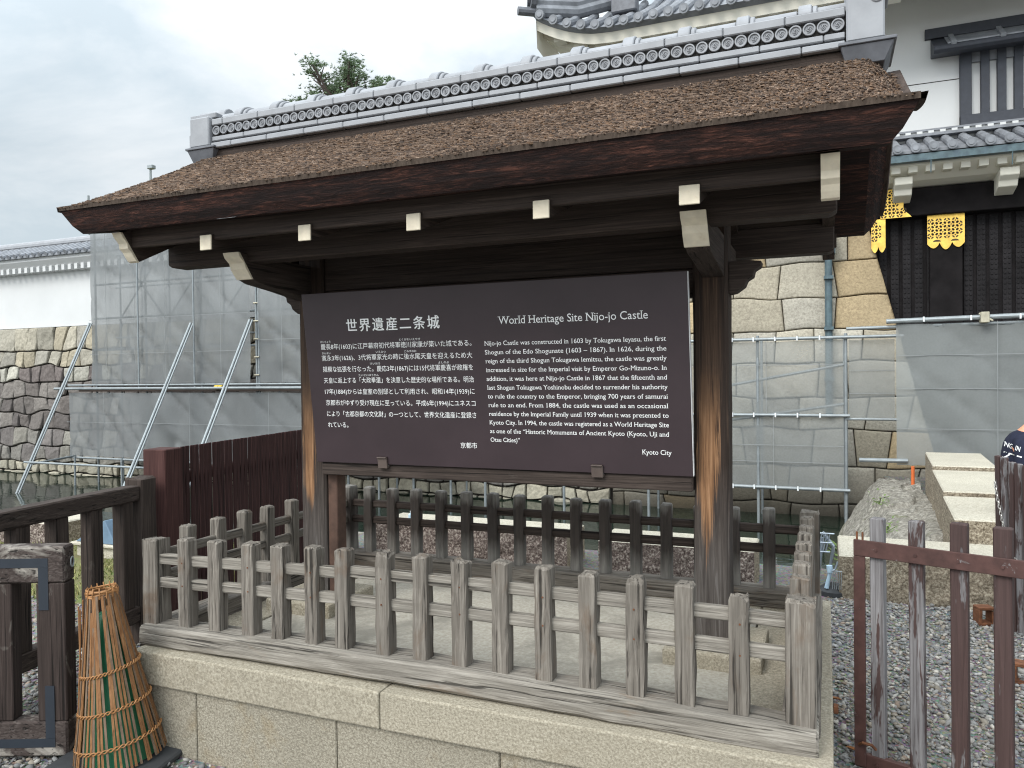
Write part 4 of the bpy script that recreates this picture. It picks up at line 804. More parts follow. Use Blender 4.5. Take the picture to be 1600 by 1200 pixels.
me = npmesh('bark_shingles', V.reshape(-1, 3) - np.array([XC0, YRG, ZL]), (fq[None] + np.arange(N)[:, None, None] * 8).reshape(-1, 4), 4, M['thatch'], np.repeat(cc, 8, 0))
o = bpy.data.objects.new('bark_shingles', me); col.objects.link(o); WL[o.name] = Vector((XC0, YRG, ZL)); o.parent = th; o.location = (0, 0, 0)
# cut edges (front/rear along X, verges along the slope)
def edge_ring(nm, pts_out, pts_in, mat, o_): 
    mb = MB(); n_ = len(pts_out); mid = [tuple((Vector(a_) * .45 + Vector(b_) * .55) + Vector((0, 0, -0.012))) for a_, b_ in zip(pts_out, pts_in)]
    mb.add(pts_out + mid + pts_in, [(i, i + 1, n_ + i + 1, n_ + i) for i in range(n_ - 1)] + [(n_ + i, n_ + i + 1, 2 * n_ + i + 1, 2 * n_ + i) for i in range(n_ - 1)]); return obj(nm, mb, mat, th, origin=o_)
xs_ = np.linspace(X0, X1, 120); IN = 0.074; xi = lambda x: XC0 + (x - XC0) * (X1 - IN - XC0) / (X1 - XC0)
jz = lambda x: 0.003 * noise.noise(Vector((x * 12, 2, 2)))
for yo, yi in ((YF, -0.104), (YB, 1.545)):
    edge_ring('cut_eave', [(x, yo, ZL + xround(x) - 0.012 + jz(x)) for x in xs_], [(xi(x), yi, 2.322 + jz(x * 3)) for x in xs_], M['edgeX'], (XC0, yo, 2.3))
    mb = MB(); s_ = -1 if yo < 0 else 1
    for i in range(len(xs_) - 1):                                 # ragged lip of the last shingle course
        a_, b_ = xs_[i], xs_[i + 1]; za, zb_ = ZL + xround(a_), ZL + xround(b_)
        mb.add([(a_, yo + s_ * 0.006, za + .004), (b_, yo + s_ * 0.006, zb_ + .004), (b_, yo + s_ * .004, zb_ - 0.015), (a_, yo + s_ * .004, za - 0.015), (a_, yo - s_ * .03, za + .014), (b_, yo - s_ * .03, zb_ + .014)], [(0, 1, 2, 3), (4, 5, 1, 0)], (0.07, 0.055, 0.045))
    obj('eave_lip', mb, M['thatch'], th, attr=True, origin=(XC0, yo, ZL))
ys_ = np.linspace(YF, YB, 60); yi_ = lambda y: YRG + (y - YRG) * (0.824 / 0.881)
for xo, xin in ((X0, X0 + IN), (X1, X1 - IN)):
    edge_ring('cut_verge', [(xo, y, ztop(y) - vdrop(y) - 0.012) for y in ys_], [(xin, yi_(y), ztop(y) - 0.114 - vdrop(y) * .6) for y in ys_], M['edgeY'], (xo, YRG, 2.3))
    mb = MB(); s_ = 1 if xo > 1 else -1
    for a_, b_ in zip(ys_, ys_[1:]):
        za, zb_ = ztop(a_) - vdrop(a_), ztop(b_) - vdrop(b_)
        mb.add([(xo + s_ * .02, a_, za + .004), (xo + s_ * .02, b_, zb_ + .004), (xo + s_ * .014, b_, zb_ - .018), (xo + s_ * .014, a_, za - .018), (xo - s_ * .03, a_, za + .001), (xo - s_ * .03, b_, zb_ + .001), (xo - s_ * .02, a_, za - .012), (xo - s_ * .02, b_, zb_ - .012)], [(0, 1, 2, 3), (4, 5, 1, 0), (3, 2, 7, 6)], (0.06, 0.046, 0.04))
    obj('verge_lip', mb, M['thatch'], th, attr=True, origin=(xo, YRG, ZL))
mb = MB()
mb.add([(xi(X0), yi_(y), ztop(y) - 0.114 - vdrop(y) * .6) for y in ys_] + [(xi(X0) + .2, yi_(y), ztop(y) - 0.118 - vdrop(y) * .6) for y in ys_], [(i, i + 1, 61 + i, 60 + i) for i in range(59)])
mb.add([(xi(X1), yi_(y), ztop(y) - 0.114 - vdrop(y) * .6) for y in ys_] + [(xi(X1) - .2, yi_(y), ztop(y) - 0.118 - vdrop(y) * .6) for y in ys_], [(i, i + 1, 61 + i, 60 + i) for i in range(59)])
mb.add([(xi(X0), -0.104, 2.3215), (xi(X1), -0.104, 2.3215), (xi(X1), 0.04, 2.35), (xi(X0), 0.04, 2.35)], [(0, 1, 2, 3)])
obj('bark_soffit', mb, M['soffit_bark'], th, origin=(XC0, YRG, 2.3))
# tiled ridge
rd_ = obj('ridge_base', MB().box(-0.13, 3.03, 0.612, 0.83, 2.8, 2.884), M['darkX'], sh, bevel=0.006)
def noshi(z0, z1, y0, y1, off, mat, nm='ridge_tile'):
    x = -0.108 - off; p = 0.235
    while x < 3.0:
        a_, b_ = max(-0.108, x), min(3.004, x + p)
        if b_ - a_ > 0.02:
            mb = MB(); mb.box(a_ + 0.0012, b_ - 0.0012, y0, y1, z0 + random.uniform(-.001, .001), z1 + random.uniform(-.001, .001)); obj(nm, mb, mat, rd_, bevel=0.004)
        x += p
noshi(2.886, 2.914, 0.586, 0.854, 0.1, M['tile_pale']); noshi(2.925, 2.95, 0.594, 0.846, 0.02, M['tile_pale']); noshi(3.009, 3.043, 0.592, 0.848, 0.16, M['tile_pale'])
obj('ridge_core', MB().box(-0.108, 3.004, 0.612, 0.828, 2.886, 3.05), M['mortar'], rd_)
# disc end tiles with a three-comma swirl
mb = MB(); yd = 0.596
nseg = 20
for k in range(nseg):
    t0, t1 = 2 * math.pi * k / nseg, 2 * math.pi * (k + 1) / nseg; rr = [(0.0245, 0.004), (0.0235, -0.003), (0.0185, -0.003), (0.0175, 0.003)]
    vs = [(r_ * math.cos(t_), yd_, r_ * math.sin(t_)) for t_ in (t0, t1) for r_, yd_ in rr]; mb.add(vs, [(0, 1, 5, 4), (1, 2, 6, 5), (2, 3, 7, 6)])
mb.add([(0.018 * math.cos(2 * math.pi * k / nseg), 0.003, 0.018 * math.sin(2 * math.pi * k / nseg)) for k in range(nseg)], [tuple(range(nseg))])
for a0 in (0, 2.094, 4.188):
    pts = [(Vector((0.0125 * (1 - .085 * q_) * math.cos(a0 + q_ * .33), 0.001, 0.0125 * (1 - .085 * q_) * math.sin(a0 + q_ * .33)))) for q_ in range(10)]; mb.path(pts, [0.0012 + 0.0002 * q_ for q_ in range(10)], 6)
mb.v = [(x + 0.0, y + yd, z + 2.98) for x, y, z in mb.v]
d0 = None
for k in range(61):
    x = -0.077 + k * 0.0509
    if d0 is None:
        mb.v = [(a_ + x, b_, c_) for a_, b_, c_ in mb.v]; d0 = obj('disc_tile', mb, M['tile_ridge'], rd_, origin=(x, yd, 2.98))
    else: copy_part(d0, rd_, (x, yd, 2.98))
# half-round cap tiles with raised collars
mb = MB()
def half(mb, x0, x1, r_, yc, zc, n_=12):
    vs = []
    for x in (x0, x1):
        for k in range(n_ + 1): t_ = math.pi * k / n_; vs.append((x, yc + r_ * 1.35 * math.cos(t_), zc + r_ * math.sin(t_)))
    fs = [(k, k + 1, n_ + 2 + k, n_ + 1 + k) for k in range(n_)] + [tuple(range(n_, -1, -1)), tuple(range(n_ + 1, 2 * n_ + 2))]; mb.add(vs, fs)
half(mb, 0, 0.232, 0.058, 0.72, 3.045); half(mb, 0.0, 0.05, 0.074, 0.72, 3.045); half(mb, 0.05, 0.07, 0.066, 0.72, 3.045)
base_v = list(mb.v); c0 = None
for k in range(14):
    x = -0.22 + k * 0.235
    if c0 is None: mb.v = [(a_ + x, b_, c_) for a_, b_, c_ in base_v]; c0 = obj('cap_tile', mb, M['tile_ridge'], rd_, origin=(x, 0.72, 3.045), bevel=0.004)
    else: copy_part(c0, rd_, (x, 0.72, 3.045))
# ridge end blocks
for s_, xa in ((-1, -0.11), (1, 3.006)):
    xb = xa + s_ * 0.132; lo, hi = min(xa, xb), max(xa, xb)
    mb = MB(); mb.box(lo, hi, 0.575, 0.865, 2.899, 3.055 if s_ < 0 else 3.32); eb = obj('ridge_end_block', mb, M['tile_pale'], rd_, bevel=0.006)
    mb = MB(); sk = 0.02
    mb.add([(lo, 0.6, 2.82), (hi, 0.6, 2.82), (hi, 0.84, 2.82), (lo, 0.84, 2.82), (lo - sk, 0.575, 2.885), (hi + sk + .012, 0.575, 2.885), (hi + sk + .012, 0.865, 2.885), (lo - sk, 0.865, 2.885)], [(0, 3, 2, 1), (4, 5, 6, 7), (0, 1, 5, 4), (1, 2, 6, 5), (2, 3, 7, 6), (3, 0, 4, 7)])
    mb.box(lo - sk - 0.008, hi + sk + 0.02, 0.568, 0.872, 2.886, 2.898); obj('end_base', mb, M['tile_dark'], rd_, bevel=0.002)
    mb = MB()
    if s_ < 0:
        mb.tube((lo - 0.035, 0.72, 3.085), (hi + 0.02, 0.72, 3.085), 0.05, 14); mb.box(lo - .03, hi + .02, .61, .83, 3.056, 3.085); mb.box(lo - .012, hi, .6, .84, 3.03, 3.056); mb.box(lo - 0.02, lo + 0.02, 0.59, 0.85, 2.9, 2.975); mb.box(lo - 0.012, lo + .01, 0.6, 0.84, 2.985, 3.0); mb.box(lo - 0.012, lo + .01, 0.6, 0.84, 3.02, 3.035)
    else:
        mb.tube((hi - 0.025, 0.57, 3.055), (hi - 0.025, 0.585, 3.055), 0.026, 14); mb.box(hi - 0.02, hi + 0.006, 0.55, 0.577, 3.07, 3.1); mb.box(hi - .02, hi + .025, .6, .84, 3.11, 3.2)
    obj('end_moulding', mb, M['tile_ridge'], eb, bevel=0.004)

# ================================================================== NOTICE BOARD
A0 = Vector((0.485, 0.676, 1.2165)); U = Vector((1, 0, 0)); Vv = Vector((0, -0.112, 0.8565)).normalized(); NN = U.cross(Vv)
BW, BH = 1.921, 0.864
nbd = thing('notice_board', (1.4475, 0.69, 1.2165), 'big dark brown notice board with white Japanese and English text', 'notice board')
B = lambda u, v, w: A0 + U * u + Vv * v + NN * w
mb = MB(); mb.add([B(0, 0, 0), B(BW, 0, 0), B(BW, BH, 0), B(0, BH, 0), B(0, 0, -0.022), B(BW, 0, -0.022), B(BW, BH, -0.022), B(0, BH, -0.022)], [(0, 1, 2, 3), (7, 6, 5, 4), (4, 5, 1, 0), (5, 6, 2, 1), (6, 7, 3, 2), (7, 4, 0, 3)]); obj('panel', mb, M['board'], nbd, bevel=0.0015)
mb = MB(); mb.add([B(BW + .0005, 0.002, -.001), B(BW + .004, 0.002, -.001), B(BW + .004, BH - .002, -.001), B(BW + .0005, BH - .002, -.001), B(BW + .0005, 0.002, -.02), B(BW + .004, 0.002, -.02), B(BW + .004, BH - .002, -.02), B(BW + .0005, BH - .002, -.02)], [(0, 1, 2, 3), (7, 6, 5, 4), (4, 5, 1, 0), (5, 6, 2, 1), (6, 7, 3, 2), (7, 4, 0, 3)]); obj('edge_strip', mb, M['board_edge'], nbd)
for u in (0.373, 1.478):
    mb = MB()
    for (v0, v1, w0, w1) in ((-0.018, 0.04, 0.0005, 0.012), (0.034, 0.04, 0.0005, 0.02), (-0.018, -0.006, -0.03, 0.0)):
        mb.add([B(u, v0, w0), B(u + .053, v0, w0), B(u + .053, v1, w0), B(u, v1, w0), B(u, v0, w1), B(u + .053, v0, w1), B(u + .053, v1, w1), B(u, v1, w1)], [(3, 2, 1, 0), (4, 5, 6, 7), (0, 1, 5, 4), (1, 2, 6, 5), (2, 3, 7, 6), (3, 0, 4, 7)])
    obj('clip', mb, M['clip'], nbd, bevel=0.002)
def text_geo(s, size=1.0, spacing=1.0, offset=0.0):
    cu = bpy.data.curves.new('tmp', 'FONT'); cu.body = s; cu.size = size; cu.space_character = spacing; cu.resolution_u = 3; cu.offset = offset
    ob = bpy.data.objects.new('tmp', cu); col.objects.link(ob); dg = bpy.context.evaluated_depsgraph_get(); me = bpy.data.meshes.new_from_object(ob.evaluated_get(dg))
    bm = bmesh.new(); bm.from_mesh(me); bmesh.ops.remove_doubles(bm, verts=bm.verts, dist=1e-5)
    edges = [(e_.verts[0].co.copy(), e_.verts[1].co.copy()) for e_ in bm.edges if len(e_.link_faces) == 1]
    V = [v.co.copy() for v in bm.verts]; bm.verts.index_update(); Fs = [[v.index for v in f.verts] for f in bm.faces]; bm.free()
    bpy.data.objects.remove(ob); bpy.data.curves.remove(cu); bpy.data.meshes.remove(me); return V, Fs, edges
_ref = {}
def levels():
    if not _ref:
        hx = lambda ch: (min(v.y for v in text_geo(ch)[0]), max(v.y for v in text_geo(ch)[0]))
        _ref['x'] = hx('x')[1]; _ref['cap'] = hx('H')[1]; _ref['asc'] = hx('l')[1]; _ref['desc'] = hx('p')[0]; _ref['num'] = hx('1')[1]
    return _ref
def serif_text(s, th_=0.04, sx=0.058):
    """the built-in letters with slab serifs added at every stem end"""
    V, Fs, ed = text_geo(s); lv = levels(); V = [(v.x, v.y) for v in V]
    for a_, b_ in ed:
        if abs(a_.y - b_.y) > 1e-4: continue
        x0, x1 = sorted((a_.x, b_.x)); w_ = x1 - x0; y = a_.y
        if not 0.035 < w_ < 0.14: continue
        for nm, yl in (('base', 0.0), ('x', lv['x']), ('cap', lv['cap']), ('asc', lv['asc']), ('desc', lv['desc'])):
            if abs(y - yl) < 0.004:
                up_ = nm in ('base', 'desc'); l_ = sx; r_ = sx if (up_ or nm == 'cap') else 0.0
                y0, y1 = (y, y + th_) if up_ else (y - th_, y); o_ = len(V)
                V += [(x0 - l_, y0), (x1 + r_, y0), (x1 + r_, y1), (x0 - l_, y1)]; Fs.append([o_, o_ + 1, o_ + 2, o_ + 3]); break
    return V, Fs
def put_text(mb, V, Fs, u0, v0, wid=None, size=None, align='l', w=0.0018):
    V = [(v[0], v[1]) for v in V]; xa, xb = min(v[0] for v in V), max(v[0] for v in V)
    sy = size; sx_ = (wid / (xb - xa)) if wid else size
    off = {'l': 0, 'c': -(xb - xa) * sx_ / 2, 'r': -(xb - xa) * sx_}[align]
    mb.add([B(u0 + off + (x - xa) * sx_, v0 + y * sy, w) for x, y in V], Fs)
K = 0.9675                                                          # board units measured on the photo -> metres
jp = ["慶長8年(1603)に江戸幕府初代将軍徳川家康が築いた城である。", "寛永3年(1626)、3代将軍家光の時に後水尾天皇を迎えるため大", "規模な拡張を行なった。慶応3年(1867)には15代将軍慶喜が政権を",
      "天皇に返上する「大政奉還」を決意した歴史的な場所である。明治", "17年(1884)からは皇室の別邸として利用され、昭和14年(1939)に", "京都市がゆずり受け現在に至っている。平成6年(1994)にユネスコ", "により「古都京都の文化財」の一つとして、世界文化遺産に登録さ", "れている。"]
def T(s, off=0.0): V, Fs, _ = text_geo(s, offset=off); return V, Fs
lt = lambda nm, mb: obj(nm, mb, M['letter'], nbd, origin=A0)
mb = MB()
for i, ch in enumerate("世界遺産二条城"):
    V, Fs = T(ch); xa, xb = min(v.x for v in V), max(v.x for v in V); cxx = 0.2546 + (0.8016 - 0.2546) * (i + 0.5) / 7
    for q, (du, dv) in enumerate(((0, 0), (.0011, 0), (0, .0011), (.0011, .0011), (.0022, .0004))): put_text(mb, V, Fs, cxx * K + du, 0.695 * K + dv, size=0.07 * K, align='c', w=0.0018 + q * .00012)
lt('japanese_heading', mb)
for k, s in enumerate(jp):
    mb = MB(); V, Fs = T(s); put_text(mb, V, Fs, 0.0935 * K, (0.6035 - 0.0587 * k) * K, wid=(0.867 if k < 7 else 0.127) * K, size=0.0325 * K); lt('japanese_line', mb)
mb = MB()
for s, u, ln_, w_ in (("けいちょう", .094, 0, .062), ("とくがわいえやす", .565, 0, .12), ("かんえい", .098, 1, .052), ("いえみつ", .425, 1, .057), ("ごみずのお", .59, 1, .068), ("けいおう", .385, 2, .058), ("よしのぶ", .775, 2, .058), ("たいせいほうかん", .31, 3, .12)):
    V, Fs = T(s); put_text(mb, V, Fs, u * K, (0.6035 + 0.033 - 0.0587 * ln_) * K, wid=w_ * K, size=0.0135 * K)
lt('reading_aids', mb)
mb = MB(); V, Fs = T("京都市"); put_text(mb, V, Fs, 0.8646 * K, 0.101 * K, wid=0.09 * K, size=0.0325 * K); lt('japanese_signature', mb)
en = ["Nijo-jo Castle was constructed in 1603 by Tokugawa Ieyasu, the first", "Shogun of the Edo Shogunate (1603 – 1867). In 1626, during the", "reign of the third Shogun Tokugawa Iemitsu, the castle was greatly", "increased in size for the Imperial visit by Emperor Go-Mizuno-o. In",
      "addition, it was here at Nijo-jo Castle in 1867 that the fifteenth and", "last Shogun Tokugawa Yoshinobu decided to surrender his authority", "to rule the country to the Emperor, bringing 700 years of samurai", "rule to an end. From 1884, the castle was used as an occasional",
      "residence by the Imperial Family until 1939 when it was presented to", "Kyoto City. In 1994, the castle was registered as a World Heritage Site", "as one of the “Historic Monuments of Ancient Kyoto (Kyoto, Uji and", "Otsu Cities)”"]
mb = MB(); V, Fs = serif_text("World Heritage Site Nijo-jo Castle", 0.05, 0.085); put_text(mb, V, Fs, 1.1047 * K, 0.699 * K, wid=0.708 * K, size=0.052 * K); lt('english_heading', mb)
for k, s in enumerate(en):
    mb = MB(); V, Fs = serif_text(s); put_text(mb, V, Fs, 1.028 * K, (0.6 - 0.0423 * k) * K, wid=(0.86 if k < 11 else 0.152) * K, size=0.0305 * K); lt('english_line', mb)
mb = MB(); V, Fs = serif_text("Kyoto City"); put_text(mb, V, Fs, 1.7646 * K, 0.0945 * K, wid=0.131 * K, size=0.032 * K); lt('english_signature', mb)

# ================================================================== STONE BLOCKS
def block(x0, x1, y0, y1, z0, z1, label, front=None, side=None, skew=0.0, seed=0, rough=0.012):
    """split granite block: dressed pale top, rough faces"""
    rd = random.Random(seed); o_ = thing('stone_block', ((x0 + x1) / 2, (y0 + y1) / 2, z0), label, 'stone block', 'pale granite parapet blocks')
    sx = lambda x, y: x + skew * (y - y0)
    def face(nm, fn, nu, nv, mat):
        mb = MB(); vs = [fn(i / nu, j / nv) for j in range(nv + 1) for i in range(nu + 1)]; W = nu + 1
        mb.add(vs, [(j * W + i, j * W + i + 1, (j + 1) * W + i + 1, (j + 1) * W + i) for j in range(nv) for i in range(nu)]); return mb
    h = z1 - z0; zt = z1 - 0.012
    def rg(p, axis, amt):
        k = noise.noise(Vector(p) * 14 + Vector((seed, 0, 0))) * amt + noise.noise(Vector(p) * 40) * amt * 0.5; q = list(p); q[axis] += k; return tuple(q)
    nu = max(6, int((x1 - x0) * 22)); nv = max(5, int(h * 22)); nd = max(6, int((y1 - y0) * 14))
    obj('rough_face', face('', lambda u, v: rg((x0 + (x1 - x0) * u, y0, z0 + (zt - z0) * v), 1, rough if v < 1 and 0 < u < 1 else 0), nu, nv, 0), front or M['block_face'], o_, smooth=False)
    sd_ = MB()
    for x in (x0, x1):
        f = face('', lambda u, v: rg((sx(x, y0 + (y1 - y0) * u), y0 + (y1 - y0) * u, z0 + (zt - z0) * v), 0, rough * .6 if 0 < u < 1 and v < 1 else 0), nd, nv, 0); sd_.add(f.v, f.f)
    f = face('', lambda u, v: (sx(x0 + (x1 - x0) * u, y1), y1, z0 + (zt - z0) * v), 4, 3, 0); sd_.add(f.v, f.f)
    obj('side_face', sd_, side or M['block_tan'], o_)
    c = 0.012; mb = MB()
    r1 = [(x0, y0), (x1, y0), (x1, y1), (x0, y1)]; r2 = [(x0 + c, y0 + c), (x1 - c, y0 + c), (x1 - c, y1 - c), (x0 + c, y1 - c)]
    mb.add([(sx(a_, b_), b_, zt) for a_, b_ in r1] + [(sx(a_, b_), b_, z1) for a_, b_ in r2], [(4, 5, 6, 7)] + [(i, (i + 1) % 4, 4 + (i + 1) % 4, 4 + i) for i in range(4)]); obj('dressed_top', mb, M['block'], o_)
    return o_
block(-0.95, 0.92, 3.45, 3.95, 0, 0.305, 'long granite block with dark rough face behind the left half of the rear fence', seed=1, rough=0.02, side=M['block_tan'])
block(1.2, 2.42, 3.42, 3.9, 0, 0.3, 'granite block with dark rough face behind the right shelter post', seed=2, rough=0.02)
block(3.01, 4.9, 3.43, 4.15, 0, 0.318, 'wide granite block lying across behind the rusty gate', front=M['block_tan'], seed=3, rough=0.018)
block(3.845, 4.48, 4.16, 5.36, 0, 0.5, 'nearest of the three parapet blocks stepping up toward the castle gate', front=M['block_tan'], seed=4, skew=0.06)
block(3.925, 4.55, 5.4, 7.04, 0, 0.54, 'middle one of the three parapet blocks stepping up toward the castle gate', front=M['block_tan'], seed=5, skew=0.06)
block(4.03, 4.66, 7.08, 8.6, 0, 0.585, 'farthest parapet block, before the broad grey netting', front=M['block_tan'], seed=6, skew=0.06)
block(-4.9, -4.1, 2.6, 3.1, 0, 0.24, 'granite block on the grass seen through the dark rail fence', seed=7, rough=0.02)
block(-3.75, -3.05, 2.75, 3.2, 0, 0.2, 'smaller granite block on the grass near the slat fence post', seed=8, rough=0.02)
# rough bank between bridge and moat
nx, ny = 34, 110; vs = []
for j in range(ny + 1):
    for i in range(nx + 1):
        u, v = i / nx, j / ny; y = 4.15 + 5.3 * v; x = 2.95 + 1.05 * u + 0.1 * v; base = -0.75 + 0.72 * min(1, max(0, (u - 0.05) / 0.5)) ** 0.8 + 0.1 * u + 0.06 * v
        cell = noise.cell_vector(Vector((x * 2.6 + .35 * noise.noise(Vector((x * 3, y * 2, 0))), y * 1.5 + .3 * noise.noise(Vector((y * 2, x * 2, 5))), 0)))
        vs.append((x + 0.05 * noise.noise(Vector((y * 3, u * 4, 2))), y, base + 0.075 * (cell.x - 0.5) + 0.035 * noise.noise(Vector((x * 5, y * 2.5, 1))) + 0.018 * noise.noise(Vector((x * 17, y * 13, 1)))))
W = nx + 1; mb = MB(); mb.add(vs, [(j * W + i, j * W + i + 1, (j + 1) * W + i + 1, (j + 1) * W + i) for j in range(ny) for i in range(nx)])
o = obj('rock_bank', mb, M['bank'], smooth=False); tag(o, 'rough grey rock bank sloping to the moat left of the parapet blocks', 'rock bank')
for k, (x, y, z, s_, lb) in enumerate(((3.42, 5.0, 0.2, 0.16, 'leafy weed on the rock bank nearer to the rusty gate'), (3.45, 6.3, 0.24, 0.17, 'leafy weed on the rock bank farther up toward the netting'), (3.15, 4.6, -0.1, 0.3, 'dark weed clump at the foot of the rock bank by the water'))):
    t_ = thing('weed', (x, y, z), lb, 'plant'); mb = MB(); ms = MB()
    for q in range(70 if k < 2 else 140):
        a_ = random.uniform(0, 6.28); l_ = s_ * random.uniform(0.2, 1); d_ = Vector((math.cos(a_) * .8, math.sin(a_), random.uniform(.1, 1.0))); p_ = Vector((x, y, z)) + d_ * l_ * .8; w_ = d_.cross(Vector((0, 0, 1))).normalized() * s_ * 0.08; e_ = p_ + d_ * s_ * .22 + Vector((0, 0, -s_ * .08))
        mb.add([p_, (p_ + e_) / 2 + w_, e_, (p_ + e_) / 2 - w_], [(0, 1, 2, 3)])
        if q % 12 == 0: ms.tube((x, y, z), p_, 0.004, 5)
    obj('leaves', mb, M['weed'], t_); obj('stem', ms, M['weed'], t_)

# ================================================================== LEFT SIDE: slat fence, rail fence, barrier, cone
hd8 = Vector((-math.sin(R(8)), math.cos(R(8)), 0)); pr = Vector((math.cos(R(8)), math.sin(R(8)), 0)); Q0 = Vector((-1.055, 0.9, 0))
def line(t_, off=0.0, z=0.0): p = Q0 + hd8 * t_ + pr * off; return Vector((p.x, p.y, z))
sf_ = thing('slat_fence', line(1.2), 'tall red brown fence of close upright slats with a thick square post', 'fence')
mb = MB(); mb.bar(line(0.25), line(0.25, 0, 1.2), 0.17, 0.17, pr, ch=0.006, rings=6, jit=0.0006, cap=0.006, seed=3); obj('post', mb, M['redpost'], sf_, origin=line(0.25))
mb = MB(); t_ = 0.355
while t_ < 2.5:
    h_ = 1.195 + random.uniform(-0.0008, 0.0008); p0 = line(t_ + .0215, 0.012 + random.uniform(-.003, .003), 0.03); mb.bar(p0, (p0.x, p0.y, h_), 0.0375, 0.012, hd8, ch=0.002, rings=2, jit=0.0006, cap=0.003, seed=int(t_ * 1000)); t_ += 0.0485
obj('slat_panel', mb, M['redwood'], sf_)
for z in (0.3, 0.98):
    mb = MB(); mb.bar(line(0.3, -0.03, z), line(2.5, -0.03, z), 0.08, 0.045, (0, 0, 1), jit=0.001, seed=2); obj('rail', mb, M['redpost'], sf_)
mb = MB(); mb.bar(line(2.55), line(2.55, 0, 1.2), 0.14, 0.14, pr, ch=0.006, rings=6, jit=0.0006); obj('post', mb, M['redpost'], sf_)
rf = thing('rail_fence', line(-0.6), 'dark brown wooden fence with a broad top rail, left of the slat fence', 'fence')
mb = MB(); mb.bar(line(0.04), line(0.04, 0, 1.045), 0.135, 0.125, pr, ch=0.008, rings=8, jit=0.002, cap=0.01, seed=31, rough_top=0.012); obj('post', mb, M['brownZ'], rf, origin=line(0.04))
mb = MB(); mb.bar(line(-0.025, 0, 0.95), line(-1.75, 0, 0.95), 0.095, 0.1, (0, 0, 1), ch=0.008, rings=8, jit=0.0015, seed=32); obj('top_rail', mb, M['brownY'], rf)
mb = MB(); mb.bar(line(-0.025, 0, 0.2), line(-1.75, 0, 0.2), 0.1, 0.09, (0, 0, 1), ch=0.008, rings=8, jit=0.0015, seed=33); obj('lower_rail', mb, M['brownY'], rf)
for k in range(7):
    t_ = -0.11 - 0.245 * k; mb = MB(); mb.bar(line(t_, 0, 0.25), line(t_, 0, 0.905), 0.085, 0.085, pr, ch=0.005, rings=6, jit=0.0012, seed=40 + k); obj('bar', mb, M['brownZ'], rf, origin=line(t_, 0, 0.25))
mb = MB(); mb.bar(line(-1.75), line(-1.75, 0, 1.0), 0.13, 0.12, pr, ch=0.008, rings=8, jit=0.002); obj('post', mb, M['brownZ'], rf)
# barrier with navy corner tape
bd_ = Vector((-0.268, -0.116, 0)).normalized(); bn = Vector((bd_.y, -bd_.x, 0)); bn = -bn if bn.y > 0 else bn; E0 = Vector((-0.145, -0.25, 0))
bp = lambda u, w, z: E0 + bd_ * u + bn * w + Vector((0, 0, z))
ba = thing('barrier_frame', bp(0.5, 0, 0), 'worn dark wooden barrier frame with navy tape across its corners', 'barrier')
def bbox(nm, u0, u1, z0, z1, w0, w1, mat, bev=0.004):
    mb = MB(); mb.add([bp(u0, w0, z0), bp(u1, w0, z0), bp(u1, w1, z0), bp(u0, w1, z0), bp(u0, w0, z1), bp(u1, w0, z1), bp(u1, w1, z1), bp(u0, w1, z1)], [(0, 3, 2, 1), (4, 5, 6, 7), (0, 1, 5, 4), (1, 2, 6, 5), (2, 3, 7, 6), (3, 0, 4, 7)]); return obj(nm, mb, mat, ba, bevel=bev)
wornX = wood('worn_barrier_rail', 'X', (0.02, 0.015, 0.013), (0.06, 0.045, 0.04), (0.12, 0.1, 0.09), blotch=(0.36, 0.33, 0.29), blotch_pos=(0.48, 0.62), bump=0.5)
wornZ = wood('worn_barrier_stile', 'Z', (0.02, 0.014, 0.012), (0.042, 0.03, 0.026), (0.075, 0.056, 0.05), blotch=(0.26, 0.24, 0.21), blotch_pos=(0.62, 0.76), bump=0.5)
bbox('stile', 0, 0.125, 0.175, 0.775, -0.04, 0.04, wornZ); bbox('top_rail', 0, 1.1, 0.776, 0.935, -0.041, 0.041, wornX, 0.008); bbox('bottom_rail', 0, 1.1, 0.02, 0.174, -0.041, 0.041, wornX, 0.008)
for u in (0.235, 0.46, 0.69, 0.92): bbox('bar', u, u + 0.1, 0.176, 0.774, -0.035, 0.035, wornZ)
bbox('navy_tape', 0.07, 1.05, 0.845, 0.885, 0.0415, 0.043, M['tape'], 0); bbox('navy_tape', 0.07, 0.112, 0.66, 0.8445, 0.0415, 0.043, M['tape'], 0)
bbox('navy_tape', 0.052, 1.05, 0.062, 0.1, 0.0415, 0.043, M['tape'], 0); bbox('navy_tape', 0.052, 0.092, 0.1005, 0.33, 0.0415, 0.043, M['tape'], 0)
mb = MB(); h_ = [bp(-0.012, 0.0, 0.86 + 0.022 * math.cos(a_)) + bn * (0.012 * math.sin(a_)) for a_ in np.linspace(0, 6.28, 14)]; mb.path(h_, 0.003, 6); obj('ring', mb, M['steel'], ba)
# green cone under a bamboo cage
CB = Vector((0.09, -0.2, 0.0)); tilt = Matrix.Rotation(R(-4.5), 3, fw) @ Matrix.Rotation(R(2), 3, rt)
def cone_pt(r_, a_, z, lean=True): p = Vector((r_ * math.cos(a_), r_ * math.sin(a_), z)); return CB + tilt @ p
gc = thing('traffic_cone', CB, 'green cone on a black rubber base inside the bamboo cage', 'cone')
mb = MB(); ng = 28; zs = [(0.03, 0.15), (0.3, 0.1), (0.55, 0.05), (0.655, 0.03), (0.66, 0.02)]
mb.add([cone_pt(r_, 2 * math.pi * k / ng, z) for z, r_ in zs for k in range(ng)], [(j * ng + k, j * ng + (k + 1) % ng, (j + 1) * ng + (k + 1) % ng, (j + 1) * ng + k) for j in range(len(zs) - 1) for k in range(ng)] + [tuple(range((len(zs) - 1) * ng, len(zs) * ng))]); obj('cone_body', mb, M['green'], gc, smooth=True)
